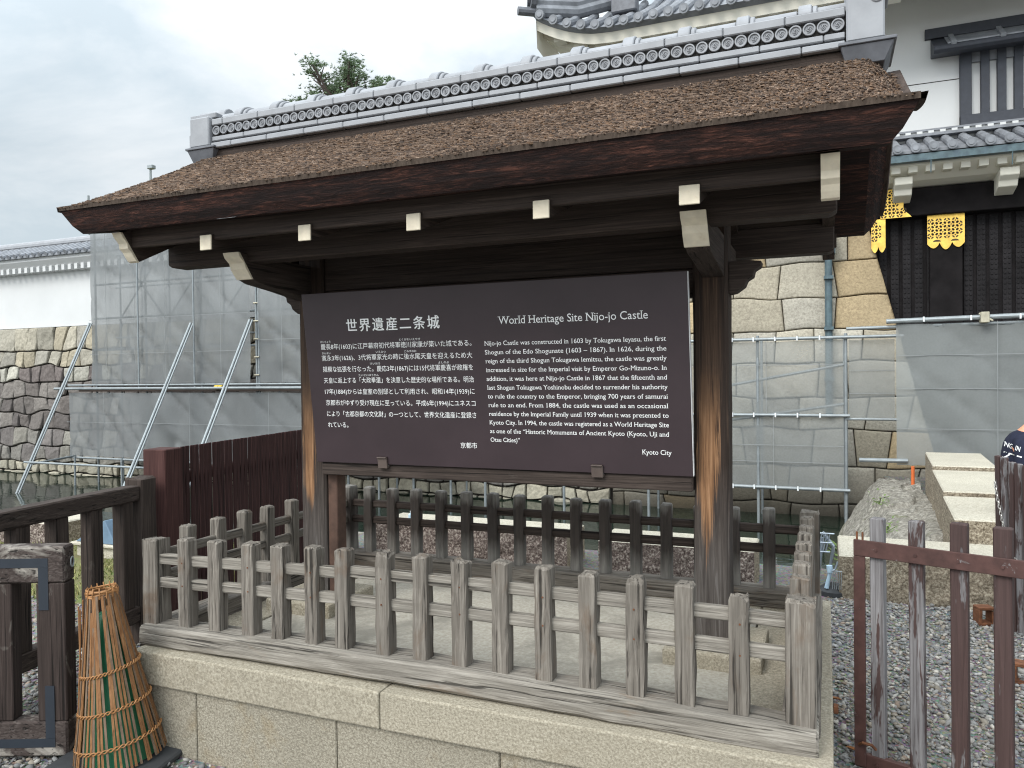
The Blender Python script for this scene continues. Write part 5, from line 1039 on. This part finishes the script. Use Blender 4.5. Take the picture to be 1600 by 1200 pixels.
mb = MB(); rb = 0.245; pts = [(rb, -rb * .75), (rb, rb * .75), (rb * .75, rb), (-rb * .75, rb), (-rb, rb * .75), (-rb, -rb * .75), (-rb * .75, -rb), (rb * .75, -rb)]; ro = Matrix.Rotation(R(12), 3, 'Z')
mb.prism(pts, lambda u, v: CB + ro @ Vector((u, v, 0.004)), lambda u, v: CB + ro @ Vector((u, v, 0.034))); obj('rubber_base', mb, M['rubber'], gc, bevel=0.008)
bc = thing('bamboo_cage', CB + Vector((0, 0, 0.04)), 'conical bamboo cage of thin strips bound with orange cane over the green cone', 'bamboo cage')
prof = lambda z: 0.19 - (0.19 - 0.056) * (z / 0.76) ** 0.92
ns = 54
for kk, (mat_, sel) in enumerate(((M['bamboo'], lambda k: k % 3 != 1), (M['bamboo_grey'], lambda k: k % 3 == 1))):
    mb = MB()
    for k in range(ns):
        if not sel(k): continue
        a_ = 2 * math.pi * k / ns + random.uniform(-.03, .03); tw = random.uniform(-.1, .1); zt_ = 0.745 if random.random() > .22 else random.uniform(0.6, 0.72); pts = []
        for q in range(7):
            z = 0.035 + (zt_ - 0.035) * q / 6; pts.append(cone_pt(prof(z) + random.uniform(-.0012, .0012), a_ + tw * q / 6, z))
        wv = (pts[-1] - pts[0]).cross(Vector((math.cos(a_), math.sin(a_), 0))).normalized(); nv = Vector((math.cos(a_), math.sin(a_), .2)).normalized(); w_ = 0.0047; d_ = 0.0018; vs = []
        for p_ in pts: vs += [p_ - wv * w_ - nv * d_, p_ + wv * w_ - nv * d_, p_ + wv * w_ + nv * d_, p_ - wv * w_ + nv * d_]
        fs = [(4 * q + i, 4 * q + (i + 1) % 4, 4 * q + 4 + (i + 1) % 4, 4 * q + 4 + i) for q in range(6) for i in range(4)] + [(0, 1, 2, 3), (27, 26, 25, 24)]; mb.add(vs, fs)
    if kk == 0:
        for a_, h0, h1, ll in ((math.pi * 1.12, 0.3, 0.72, .022), (math.pi * 1.2, 0.25, 0.7, .03), (math.pi * 1.3, .35, .69, .02)):
            mb.path([cone_pt(prof(h0) + .003, a_, h0), cone_pt(prof((h0 + h1) / 2) + .01, a_ + .02, (h0 + h1) / 2), cone_pt(prof(h1) + ll, a_ + .05, h1)], 0.0035, 6)
    obj('bamboo_strips', mb, mat_, bc)
for z in (0.12, 0.265, 0.42):
    for ph in (0, math.pi):
        pass
    mb = MB()
    for ph in (0, math.pi): mb.path([cone_pt(prof(z) + 0.003 + 0.0035 * math.cos(23 * a_ + ph), a_, z + 0.02 * math.cos(a_ - 0.3) + 0.006 * math.sin(23 * a_ + ph)) for a_ in np.linspace(0, 2 * math.pi, 240)], 0.0028, 5)
    obj('binding', mb, M['cord'], bc)
mb = MB()
for q in range(4): mb.path([cone_pt(0.056 + 0.003 * math.sin(a_ * 3 + q), a_, 0.738 + 0.008 * q + 0.003 * math.sin(a_ * 2 + q * 2)) for a_ in np.linspace(0, 2 * math.pi, 60)], 0.0042, 6)
for q in range(14): a_ = q * 0.45; mb.path([cone_pt(0.062, a_, 0.73), cone_pt(0.063, a_ + .05, 0.755), cone_pt(0.056, a_ + .06, 0.775), cone_pt(0.05, a_ + .03, 0.75)], 0.0025, 5)
obj('cane_rim', mb, M['cord'], bc)
# small things on the far grass
t_ = thing('tarpaulin_stand', (-3.3, 2.55, 0), 'small blue tarpaulin wedge on a pale stone tray beyond the dark rail fence', 'tarpaulin')
mb = MB(); mb.box(-3.62, -3.05, 2.4, 2.75, 0.11, 0.14); mb.box(-3.58, -3.09, 2.44, 2.7, 0.0, 0.11); obj('tray', mb, M['block'], t_, bevel=0.008)
mb = MB(); mb.prism([(-3.58, 0.141), (-3.07, 0.141), (-3.2, 0.36)], lambda u, v: (u, 2.43, v), lambda u, v: (u, 2.72, v)); obj('blue_cover', mb, M['bluetarp'], t_, bevel=0.006)
t_ = thing('bottle', (-0.62, 3.55, 0.305), 'small pale plastic bottle on the long granite block behind the rear picket fence', 'bottle')
mb = MB(); mb.tube((-0.62, 3.55, 0.306), (-0.62, 3.55, 0.37), 0.03, 12); mb.tube((-0.62, 3.55, 0.37), (-0.62, 3.55, 0.39), 0.03, 12, 0.013); obj('bottle_body', mb, M['pblue'], t_, smooth=False)
mb = MB(); mb.tube((-0.62, 3.55, 0.39), (-0.62, 3.55, 0.405), 0.014, 10); obj('cap', mb, M['wplastic'], t_)

# ================================================================== RIGHT SIDE: rusty gate, pickets, chain, person, tools
G0 = Vector((3.03, 0.824, 0)); gd = Vector((0.946, -0.326, 0)); gn = Vector((-0.326, -0.946, 0))
gp = lambda t_, w, z: G0 + gd * t_ + gn * w + Vector((0, 0, z))
gt = thing('iron_gate', gp(0.45, 0, 0.03), 'rusty brown iron gate frame with peeling wooden pickets at lower right', 'gate')
def gbox(nm, t0, t1, z0, z1, w0, w1, mat, bev=0.002, par=None):
    mb = MB(); mb.add([gp(t0, w0, z0), gp(t1, w0, z0), gp(t1, w1, z0), gp(t0, w1, z0), gp(t0, w0, z1), gp(t1, w0, z1), gp(t1, w1, z1), gp(t0, w1, z1)], [(0, 3, 2, 1), (4, 5, 6, 7), (0, 1, 5, 4), (1, 2, 6, 5), (2, 3, 7, 6), (3, 0, 4, 7)]); return obj(nm, mb, mat, par or gt, bevel=bev)
gbox('frame_stile', 0, 0.044, 0.04, 0.901, -0.004, 0.008, M['rust']); gbox('frame_rail', 0, 0.95, 0.902, 0.968, -0.004, 0.008, M['rust']); gbox('frame_rail', 0.0, 0.95, 0.03, 0.09, -0.03, -0.004, M['rust'])
for k, (t_, mt, w_, h_) in enumerate(((0.06, 'peel_bare', 0.052, 1.06), (0.2035, 'peel_half', 0.052, 1.066), (0.348, 'peel_most', 0.058, 1.075), (0.49, 'peel_most', 0.06, 1.075), (0.64, 'peel_half', 0.06, 1.07), (0.79, 'peel_most', 0.06, 1.07))):
    mb = MB(); a_ = gp(t_ + w_ / 2, -0.034, 0.055); b_ = gp(t_ + w_ / 2 - .004, -0.034, h_); mb.bar(a_, b_, w_, 0.045, gd, ch=0.004, rings=8, jit=0.0012, cap=0.004, seed=60 + k, rough_top=0.003); obj('picket', mb, M[mt], gt, origin=a_)
    for z in (0.935, 0.06): mb = MB(); mb.tube(gp(t_ + w_ / 2, 0.0, z), gp(t_ + w_ / 2, 0.013, z), 0.006, 8); obj('bolt', mb, M['rust'], gt)
for t_ in (0.012, 0.034): mb = MB(); mb.tube(gp(t_, 0, 0.968), gp(t_, 0, 1.0), 0.004, 6); obj('pin', mb, M['rust_or'], gt)
mb = MB(); mb.path([gp(0.02, 0.01, 0.13), gp(0.04, 0.03, 0.15), gp(0.075, 0.03, 0.15), gp(0.085, 0.015, 0.13)], 0.006, 6); obj('hook', mb, M['rust_or'], gt)
for x, y, r_, lb in ((3.87, 3.13, 20, 'rusty iron bracket on the gravel near the granite block'), (3.88, 2.1, -15, 'rusty iron bracket on the gravel at the right edge, nearer the gate')):
    mb = MB(); ro = Matrix.Rotation(R(r_), 3, 'Z')
    for (a0, a1, b0, b1, c0_, c1_) in ((-.05, .05, -.04, .04, 0, .02), (-.05, -.03, -.04, .04, .02, .1), (.03, .05, -.04, .04, .02, .09), (-.05, .05, -.04, .04, .1, .118)):
        mb.add([Vector((x, y, 0)) + ro @ Vector(p) for p in [(a0, b0, c0_), (a1, b0, c0_), (a1, b1, c0_), (a0, b1, c0_), (a0, b0, c1_), (a1, b0, c1_), (a1, b1, c1_), (a0, b1, c1_)]], [(0, 3, 2, 1), (4, 5, 6, 7), (0, 1, 5, 4), (1, 2, 6, 5), (2, 3, 7, 6), (3, 0, 4, 7)])
    tag(obj('iron_bracket', mb, M['rust_or'], bevel=0.003), lb, 'bracket')
pb = thing('folded_fence', (4.05, 3.05, 0), 'tall folded bundle of dark worn pickets at the right edge', 'folded fence')
for k in range(10):
    x = 3.965 + 0.028 * k - 0.004 * (k % 2); y = 3.12 - 0.05 * k; h_ = 1.1 - 0.02 * (k > 1) - 0.004 * k
    mb = MB(); mb.bar((x, y, 0.0), (x - 0.012, y + 0.01, h_), 0.03, 0.042, Vector((0.9, .4, 0)), ch=0.003, rings=7, jit=0.001, cap=0.003, seed=200 + k, rough_top=0.004); obj('picket', mb, M['peel_half' if k % 2 else 'peel_most'], pb, origin=(x, y, 0))
for z in (0.25, 0.9): mb = MB(); mb.bar((3.96, 3.155, z), (4.3, 2.94, z), 0.05, 0.012, (0, 0, 1), jit=0); obj('rail', mb, M['rust'], pb)
def chain(pts, label):
    mb = MB(); pts = [Vector(p) for p in pts]; tot = sum((b_ - a_).length for a_, b_ in zip(pts, pts[1:])); n_ = int(tot / 0.02)
    for k in range(n_):
        s_ = (k + .5) / n_ * tot
        for a_, b_ in zip(pts, pts[1:]):
            if s_ <= (b_ - a_).length: p_ = a_.lerp(b_, s_ / (b_ - a_).length); d_ = (b_ - a_).normalized(); break
            s_ -= (b_ - a_).length
        w_ = d_.cross(Vector((0.3, -1, 0.1))).normalized() if k % 2 else d_.cross(d_.cross(Vector((0.3, -1, 0.1)))).normalized()
        mb.path([p_ + d_ * (0.0135 * math.cos(t_)) + w_ * (0.007 * math.sin(t_)) for t_ in np.linspace(0, 2 * math.pi, 11)], 0.0026, 5)
    tag(obj('chain', mb, M['chain']), label, 'chain')
chain([(3.905, 2.98, 0.95), (3.92, 2.97, 0.84), (3.94, 2.96, 0.72), (3.96, 2.96, 0.6)], 'steel chain hanging down the left side of the folded picket bundle')
chain([(3.98, 2.9, 0.51), (4.01, 2.86, 0.47), (4.05, 2.83, 0.455), (4.1, 2.8, 0.47)], 'short loop of steel chain round the picket bundle below the gate rail')
# hand cart + rake behind the right corner of the platform
t_ = thing('hand_cart', (2.93, 3.5, 0), 'grey folded hand cart with a wire basket behind the right fence corner', 'hand cart')
mb = MB(); mb.tube((2.97, 3.52, 0.0), (2.97, 3.52, 0.035), 0.11, 20); mb.tube((2.97, 3.52, 0.035), (2.97, 3.52, 0.075), 0.11, 20, 0.06); obj('base_disc', mb, M['rubber'], t_)
mb = MB(); mb.tube((2.93, 3.56, 0.05), (2.975, 3.5, 0.36), 0.012, 8); mb.tube((2.86, 3.56, 0.05), (2.9, 3.5, 0.42), 0.012, 8); mb.tube((2.975, 3.5, 0.36), (2.9, 3.5, 0.46), 0.012, 8); obj('frame_tube', mb, M['silver'], t_)
mb = MB()
for i in range(6):
    x = 2.83 + 0.018 * i; mb.tube((x, 3.48, 0.32), (x + .03, 3.46, 0.46), 0.0045, 6)
for j in range(3): z = 0.32 + 0.07 * j; mb.tube((2.82 + .015 * j, 3.48 - .01 * j, z), (2.95 + .015 * j, 3.48 - .01 * j, z), 0.006, 6)
obj('wire_basket', mb, M['silver'], t_)
mb = MB(); mb.tube((2.925, 3.45, 0.06), (2.95, 3.44, 0.18), 0.016, 10, 0.012); mb.tube((2.95, 3.44, 0.18), (2.945, 3.44, 0.23), 0.022, 10); obj('handle', mb, M['pblue'], t_)
t_ = thing('hand_rake', (2.99, 3.4, 0.02), 'small wire rake leaning against the wide granite block', 'rake')
mb = MB()
for i in range(5): x = 2.965 + 0.014 * i; mb.tube((x, 3.4, 0.07), (x + .006, 3.405, 0.2), 0.003, 5)
mb.tube((2.96, 3.405, 0.2), (3.03, 3.405, 0.2), 0.005, 6); obj('tines', mb, M['steel'], t_)
mb = MB(); mb.path([(2.965, 3.405, 0.2), (2.985, 3.405, 0.215), (3.0, 3.405, 0.27)], 0.006, 6); obj('neck', mb, M['silver'], t_)
mb = MB(); mb.tube((4.0, 8.85, 0.05), (4.0, 8.85, 0.365), 0.022, 12); tag(obj('orange_post', mb, M['orange']), 'short orange post at the far end of the rock bank', 'post')
for k, (x, y, lb) in enumerate(((2.965, 1.5, 'orange dry leaf on gravel beside the platform edge'), (3.2, 2.4, 'dry leaf on gravel behind the second gate picket'), (3.02, 0.98, 'dry leaf on gravel close to the gate stile'))):
    mb = MB(); a_ = k * 1.3; r_ = 0.022
    mb.add([(x + r_ * c_ * math.cos(a_) - r_ * s_ * .6 * math.sin(a_), y + r_ * c_ * math.sin(a_) + r_ * s_ * .6 * math.cos(a_), 0.028 + 0.008 * abs(s_)) for c_, s_ in ((-1.3, 0), (-.5, -.8), (.5, -.7), (1.3, 0), (.5, .7), (-.5, .8))] + [(x, y, 0.024)], [(i, (i + 1) % 6, 6) for i in range(6)]); tag(obj('leaf', mb, M['leaf']), lb, 'leaf', 'dry leaves on the gravel')

# person seated on the nearest parapet block, facing right
def skin_mesh(name, nodes, edges, mat, parent, sub=2):
    me = bpy.data.meshes.new(name); me.from_pydata([p for p, r_ in nodes], edges, []); o_ = bpy.data.objects.new(name, me); col.objects.link(o_)
    sk = o_.modifiers.new('s', 'SKIN'); ss = o_.modifiers.new('u', 'SUBSURF'); ss.levels = sub; ss.render_levels = sub
    for k, (p, r_) in enumerate(nodes): v = me.skin_vertices[0].data[k]; v.radius = r_ if isinstance(r_, tuple) else (r_, r_); v.use_root = (k == 0)
    dg = bpy.context.evaluated_depsgraph_get(); m2 = bpy.data.meshes.new_from_object(o_.evaluated_get(dg)); bpy.data.objects.remove(o_)
    m2.materials.clear(); m2.materials.append(mat); m2.polygons.foreach_set('use_smooth', [True] * len(m2.polygons))
    o_ = bpy.data.objects.new(name, m2); col.objects.link(o_); WL[o_.name] = Vector((0, 0, 0)); o_.parent = parent; o_.location = -WL[parent.name]; return o_
PX, PY = 4.335, 4.55
pe = thing('person', (PX, PY, 0.5), 'person in a navy shirt with white printing seated on a parapet block at right edge', 'person')
P_ = lambda x, y, z: (PX + x, PY + y, z)
nodes = [(P_(0, 0, .6), (.13, .11)), (P_(-.02, 0, .76), (.12, .1)), (P_(.0, 0, .95), (.15, .105)), (P_(.05, 0, 1.09), (.085, .075)), (P_(.1, 0, 1.19), .052), (P_(.17, 0, 1.28), (.07, .078)), (P_(.205, 0, 1.36), (.083, .093)), (P_(.2, 0, 1.43), .06)]
ed = [(0, 1), (1, 2), (2, 3), (3, 4), (4, 5), (5, 6), (6, 7)]
for s_ in (-1, 1):
    b_ = len(nodes); nodes += [(P_(.02, s_ * .175, 1.06), .056), (P_(.0, s_ * .235, .82), .041), (P_(.2, s_ * .19, .7), .029), (P_(.26, s_ * .18, .685), (.022, .036)), (P_(.31, s_ * .175, .675), (.014, .034))]
    ed += [(3, b_), (b_, b_ + 1), (b_ + 1, b_ + 2), (b_ + 2, b_ + 3), (b_ + 3, b_ + 4)]
    for f_ in range(4):
        c_ = len(nodes); yo = s_ * (.15 + .017 * f_); l_ = (.055, .068, .072, .06)[f_]; nodes += [(P_(.345, yo, .672), .009), (P_(.345 + l_ * .55, yo, .664), .0085), (P_(.345 + l_, yo, .645), .0075)]; ed += [(b_ + 4, c_), (c_, c_ + 1), (c_ + 1, c_ + 2)]
    c_ = len(nodes); nodes += [(P_(.275, s_ * .14, .675), .011), (P_(.31, s_ * .125, .665), .009)]; ed += [(b_ + 3, c_), (c_, c_ + 1)]
    c_ = len(nodes); nodes += [(P_(.06, s_ * .09, .59), .09), (P_(.43, s_ * .11, .6), .06), (P_(.42, s_ * .11, .33), .056), (P_(.4, s_ * .11, .1), .038), (P_(.5, s_ * .115, .062), (.036, .03)), (P_(.6, s_ * .12, .055), (.036, .024))]; ed += [(0, c_)] + [(c_ + q, c_ + q + 1) for q in range(5)]
body = skin_mesh('body', nodes, ed, M['skin'], pe)
nodes = [(P_(0, 0, .6), (.15, .125)), (P_(-.02, 0, .76), (.14, .115)), (P_(.0, 0, .95), (.17, .125)), (P_(.05, 0, 1.08), (.105, .09)), (P_(.085, 0, 1.145), .066)]; ed = [(0, 1), (1, 2), (2, 3), (3, 4)]
for s_ in (-1, 1): b_ = len(nodes); nodes += [(P_(.02, s_ * .18, 1.055), .08), (P_(.01, s_ * .225, .91), .075), (P_(.005, s_ * .235, .84), .07)]; ed += [(3, b_), (b_, b_ + 1), (b_ + 1, b_ + 2)]
shirt = skin_mesh('shirt', nodes, ed, M['navy'], pe)
nodes = [(P_(-.01, 0, .58), (.15, .13))]; ed = []
for s_ in (-1, 1): c_ = len(nodes); nodes += [(P_(.06, s_ * .09, .595), .11), (P_(.44, s_ * .11, .6), .083), (P_(.425, s_ * .11, .33), .075), (P_(.41, s_ * .11, .13), .065)]; ed += [(0, c_)] + [(c_ + q, c_ + q + 1) for q in range(3)]
skin_mesh('jeans', nodes, ed, M['jeans'], pe)
nodes = [(P_(.2, 0, 1.44), .098), (P_(.165, 0, 1.385), .1), (P_(.145, 0, 1.31), .075)]; skin_mesh('hair', nodes, [(0, 1), (1, 2)], M['hair'], pe)
mb = MB(); hc = Vector(P_(.205, 0, 1.35))
mb.path([hc + Vector((.085, 0, .03)), hc + Vector((.108, 0, -.015)), hc + Vector((.09, 0, -.03))], [.008, .015, .01], 8)
for s_ in (-1, 1): mb.tube(hc + Vector((-.005, s_ * .088, -.03)), hc + Vector((-.01, s_ * .098, .035)), .014, 8)
obj('nose_and_ears', mb, M['skin'], pe, smooth=True)
mb = MB()
for s_ in (-1, 1): mb.tube(hc + Vector((.075, s_ * .033, .02)), hc + Vector((.088, s_ * .033, .02)), .011, 8)
obj('eyes', mb, M['hair'], pe)
mb = MB(); mb.path([hc + Vector((.082, -.025, -.06)), hc + Vector((.09, 0, -.062)), hc + Vector((.082, .025, -.06))], .006, 6); obj('mouth', mb, M['leaf'], pe)
# white printing laid on the sleeve and back of the shirt
me = shirt.data; bvh = BVHTree.FromPolygons([v.co.copy() for v in me.vertices], [tuple(p.vertices) for p in me.polygons])
vd = Vector((0.06, 1, -0.03)).normalized()
def lay(p):
    h_ = bvh.ray_cast(Vector(p) - vd * 1.0, vd, 3.0); return (h_[0] + h_[1] * 0.0025) if h_[0] is not None else None
mb = MB(); V, Fs, _ = text_geo("DIVING IN"); xa, xb = min(v.x for v in V), max(v.x for v in V); ang = R(-22)
bm = bmesh.new(); bv = [bm.verts.new((v.x, v.y, 0)) for v in V]
for f in Fs:
    try: bm.faces.new([bv[i] for i in f])
    except ValueError: pass
bmesh.ops.triangulate(bm, faces=bm.faces); bmesh.ops.subdivide_edges(bm, edges=[e_ for e_ in bm.edges if e_.calc_length() > 0.12], cuts=2); bm.verts.index_update()
S_ = 0.135 / (xb - xa); pl = []
for v in bm.verts:
    a_, b_ = (v.co.x - xa) * S_, v.co.y * S_ * 1.9; pl.append(lay((4.195 + a_ * math.cos(ang) - b_ * math.sin(ang) * .6, PY, 1.06 + a_ * math.sin(ang) + b_ * math.cos(ang))))
keep = [[v.index for v in f.verts] for f in bm.faces if all(pl[v.index] is not None for v in f.verts)]; bm.free()
pl = [p if p is not None else Vector((4.3, 4.55, 0.9)) for p in pl]; mb.add(pl, keep)
def stripe(a_, b_, w_=0.0045):
    a_, b_ = Vector(a_), Vector(b_); n_ = 14; prev = None; d_ = (b_ - a_).normalized(); q_ = Vector((-d_.z, 0, d_.x)) * w_
    for k in range(n_ + 1):
        p_ = a_.lerp(b_, k / n_); c_ = (lay(p_ - q_), lay(p_ + q_))
        if prev and c_[0] is not None and c_[1] is not None: mb.add([prev[0], prev[1], c_[1], c_[0]], [(0, 1, 2, 3)])
        prev = c_ if c_[0] is not None and c_[1] is not None else None
for k in range(6): z = 1.0 - 0.07 * k; stripe((4.15, PY, z + .02), (4.33, PY, z - .03))
for k in range(5): stripe((4.2 + .02 * (k % 2), PY, .98 - .07 * k), (4.26 - .02 * (k % 2), PY, .93 - .07 * k)); stripe((4.27 - .02 * (k % 2), PY, .98 - .07 * k), (4.21, PY, .92 - .07 * k))
stripe((4.225, PY, 1.02), (4.225, PY, 0.62))
obj('white_print', mb, M['letter'], pe, origin=(PX, PY, .9))

# ================================================================== PINE + AERIAL POLES behind the castle wall
pt = thing('pine_tree', (-22.6, 35, 2.75), 'lone pine with clumped green needles rising above the tiled ridge', 'tree')
rp_ = random.Random(5); mb = MB(); fo = []
C0 = Vector((-22.9, 35, 16.55)); mb.path([(-22.6, 35, 2.75), (-23.0, 35, 9), (-22.7, 35, 14), C0, C0 + Vector((.1, 0, 1.3))], [0.55, 0.5, 0.45, 0.42, 0.3], 10)
tips = []
TP = [(-2.4, 3.0, .8), (-1.9, 3.4, .8), (-1.2, 3.1, .8), (-.6, 3.5, .85), (.0, 3.6, .85), (.6, 3.3, .8), (1.1, 3.0, .8), (1.4, 2.5, .8), (-2.6, 2.3, .8), (-1.8, 2.4, .8), (-1.0, 2.5, .9), (-.3, 2.7, .9), (.4, 2.5, .9), (-2.4, 1.7, .7), (-1.5, 1.7, .8), (-.7, 1.9, .9), (.1, 1.9, .9), (.9, 1.8, .8), (1.5, 1.6, .8), (2.1, 2.0, .75), (2.7, 1.9, .75), (3.1, 1.6, .6), (2.3, 1.4, .7), (-3.5, 1.5, .5), (-3.1, 1.1, .55), (-3.9, 1.0, .4), (-2.6, 1.0, .5), (1.9, 1.0, .7), (-1.2, 1.1, .7), (.6, 1.2, .7)]
for dx, dz, s_ in TP:
    e_ = C0 + Vector((dx, rp_.uniform(-1.4, 1.4), dz)); st = C0 + Vector((0, 0, rp_.uniform(-1.0, .9) if dz > .6 else -1.2)); m_ = st.lerp(e_, .5) + Vector((rp_.uniform(-.2, .2), 0, rp_.uniform(-.35, .2)))
    mb.path([st, m_, e_ + Vector((0, 0, -.15))], [0.13, 0.08, 0.035], 6); tips.append((e_, s_))
    for q in range(3): e2 = m_.lerp(e_, .5 + .15 * q) + Vector((rp_.uniform(-.5, .5), rp_.uniform(-.5, .5), rp_.uniform(-.1, .45))); mb.path([m_.lerp(e_, .3 + .15 * q), e2], [.05, .02], 5); tips.append((e2, s_ * .6))
obj('trunk', mb, M['pinebark'], pt)
Vt = []
for c_, s_ in tips:
    for q in range(int(34 * s_)):
        b_ = c_ + Vector((rp_.gauss(0, .36 * s_), rp_.gauss(0, .36 * s_), rp_.gauss(0, .2 * s_)))
        for w in range(9):
            d_ = Vector((rp_.gauss(0, .8), rp_.gauss(0, .8), rp_.uniform(-.1, 1.2))).normalized(); l_ = rp_.uniform(.12, .24); n_ = d_.cross(Vector((rp_.random(), rp_.random(), rp_.random()))).normalized() * .026
            Vt += [b_ - n_, b_ + n_, b_ + d_ * l_]
Vt = np.array([v[:] for v in Vt]) - np.array([-22.6, 35, 2.75]); me = npmesh('crown', Vt, np.arange(len(Vt)).reshape(-1, 3), 3, M['needle']); o = bpy.data.objects.new('crown', me); col.objects.link(o); o.parent = pt
for x, z, lb in ((-32.69, 13.6, 'thin aerial pole with a small head just above the bark roof slope'), (-37.69, 12.6, 'thinner bare aerial pole farther left, close to the roof corner')):
    t_ = thing('aerial_pole', (x, 30, 2.75), lb, 'pole', 'aerial poles behind the roof'); mb = MB(); mb.tube((x, 30, 2.75), (x, 30, z), 0.07, 8); obj('mast', mb, M['steel'], t_)
    if x > -35: mb = MB(); mb.box(x - .12, x + .28, 29.85, 30.15, z, z + .22); obj('head', mb, M['steel'], t_, bevel=.03)
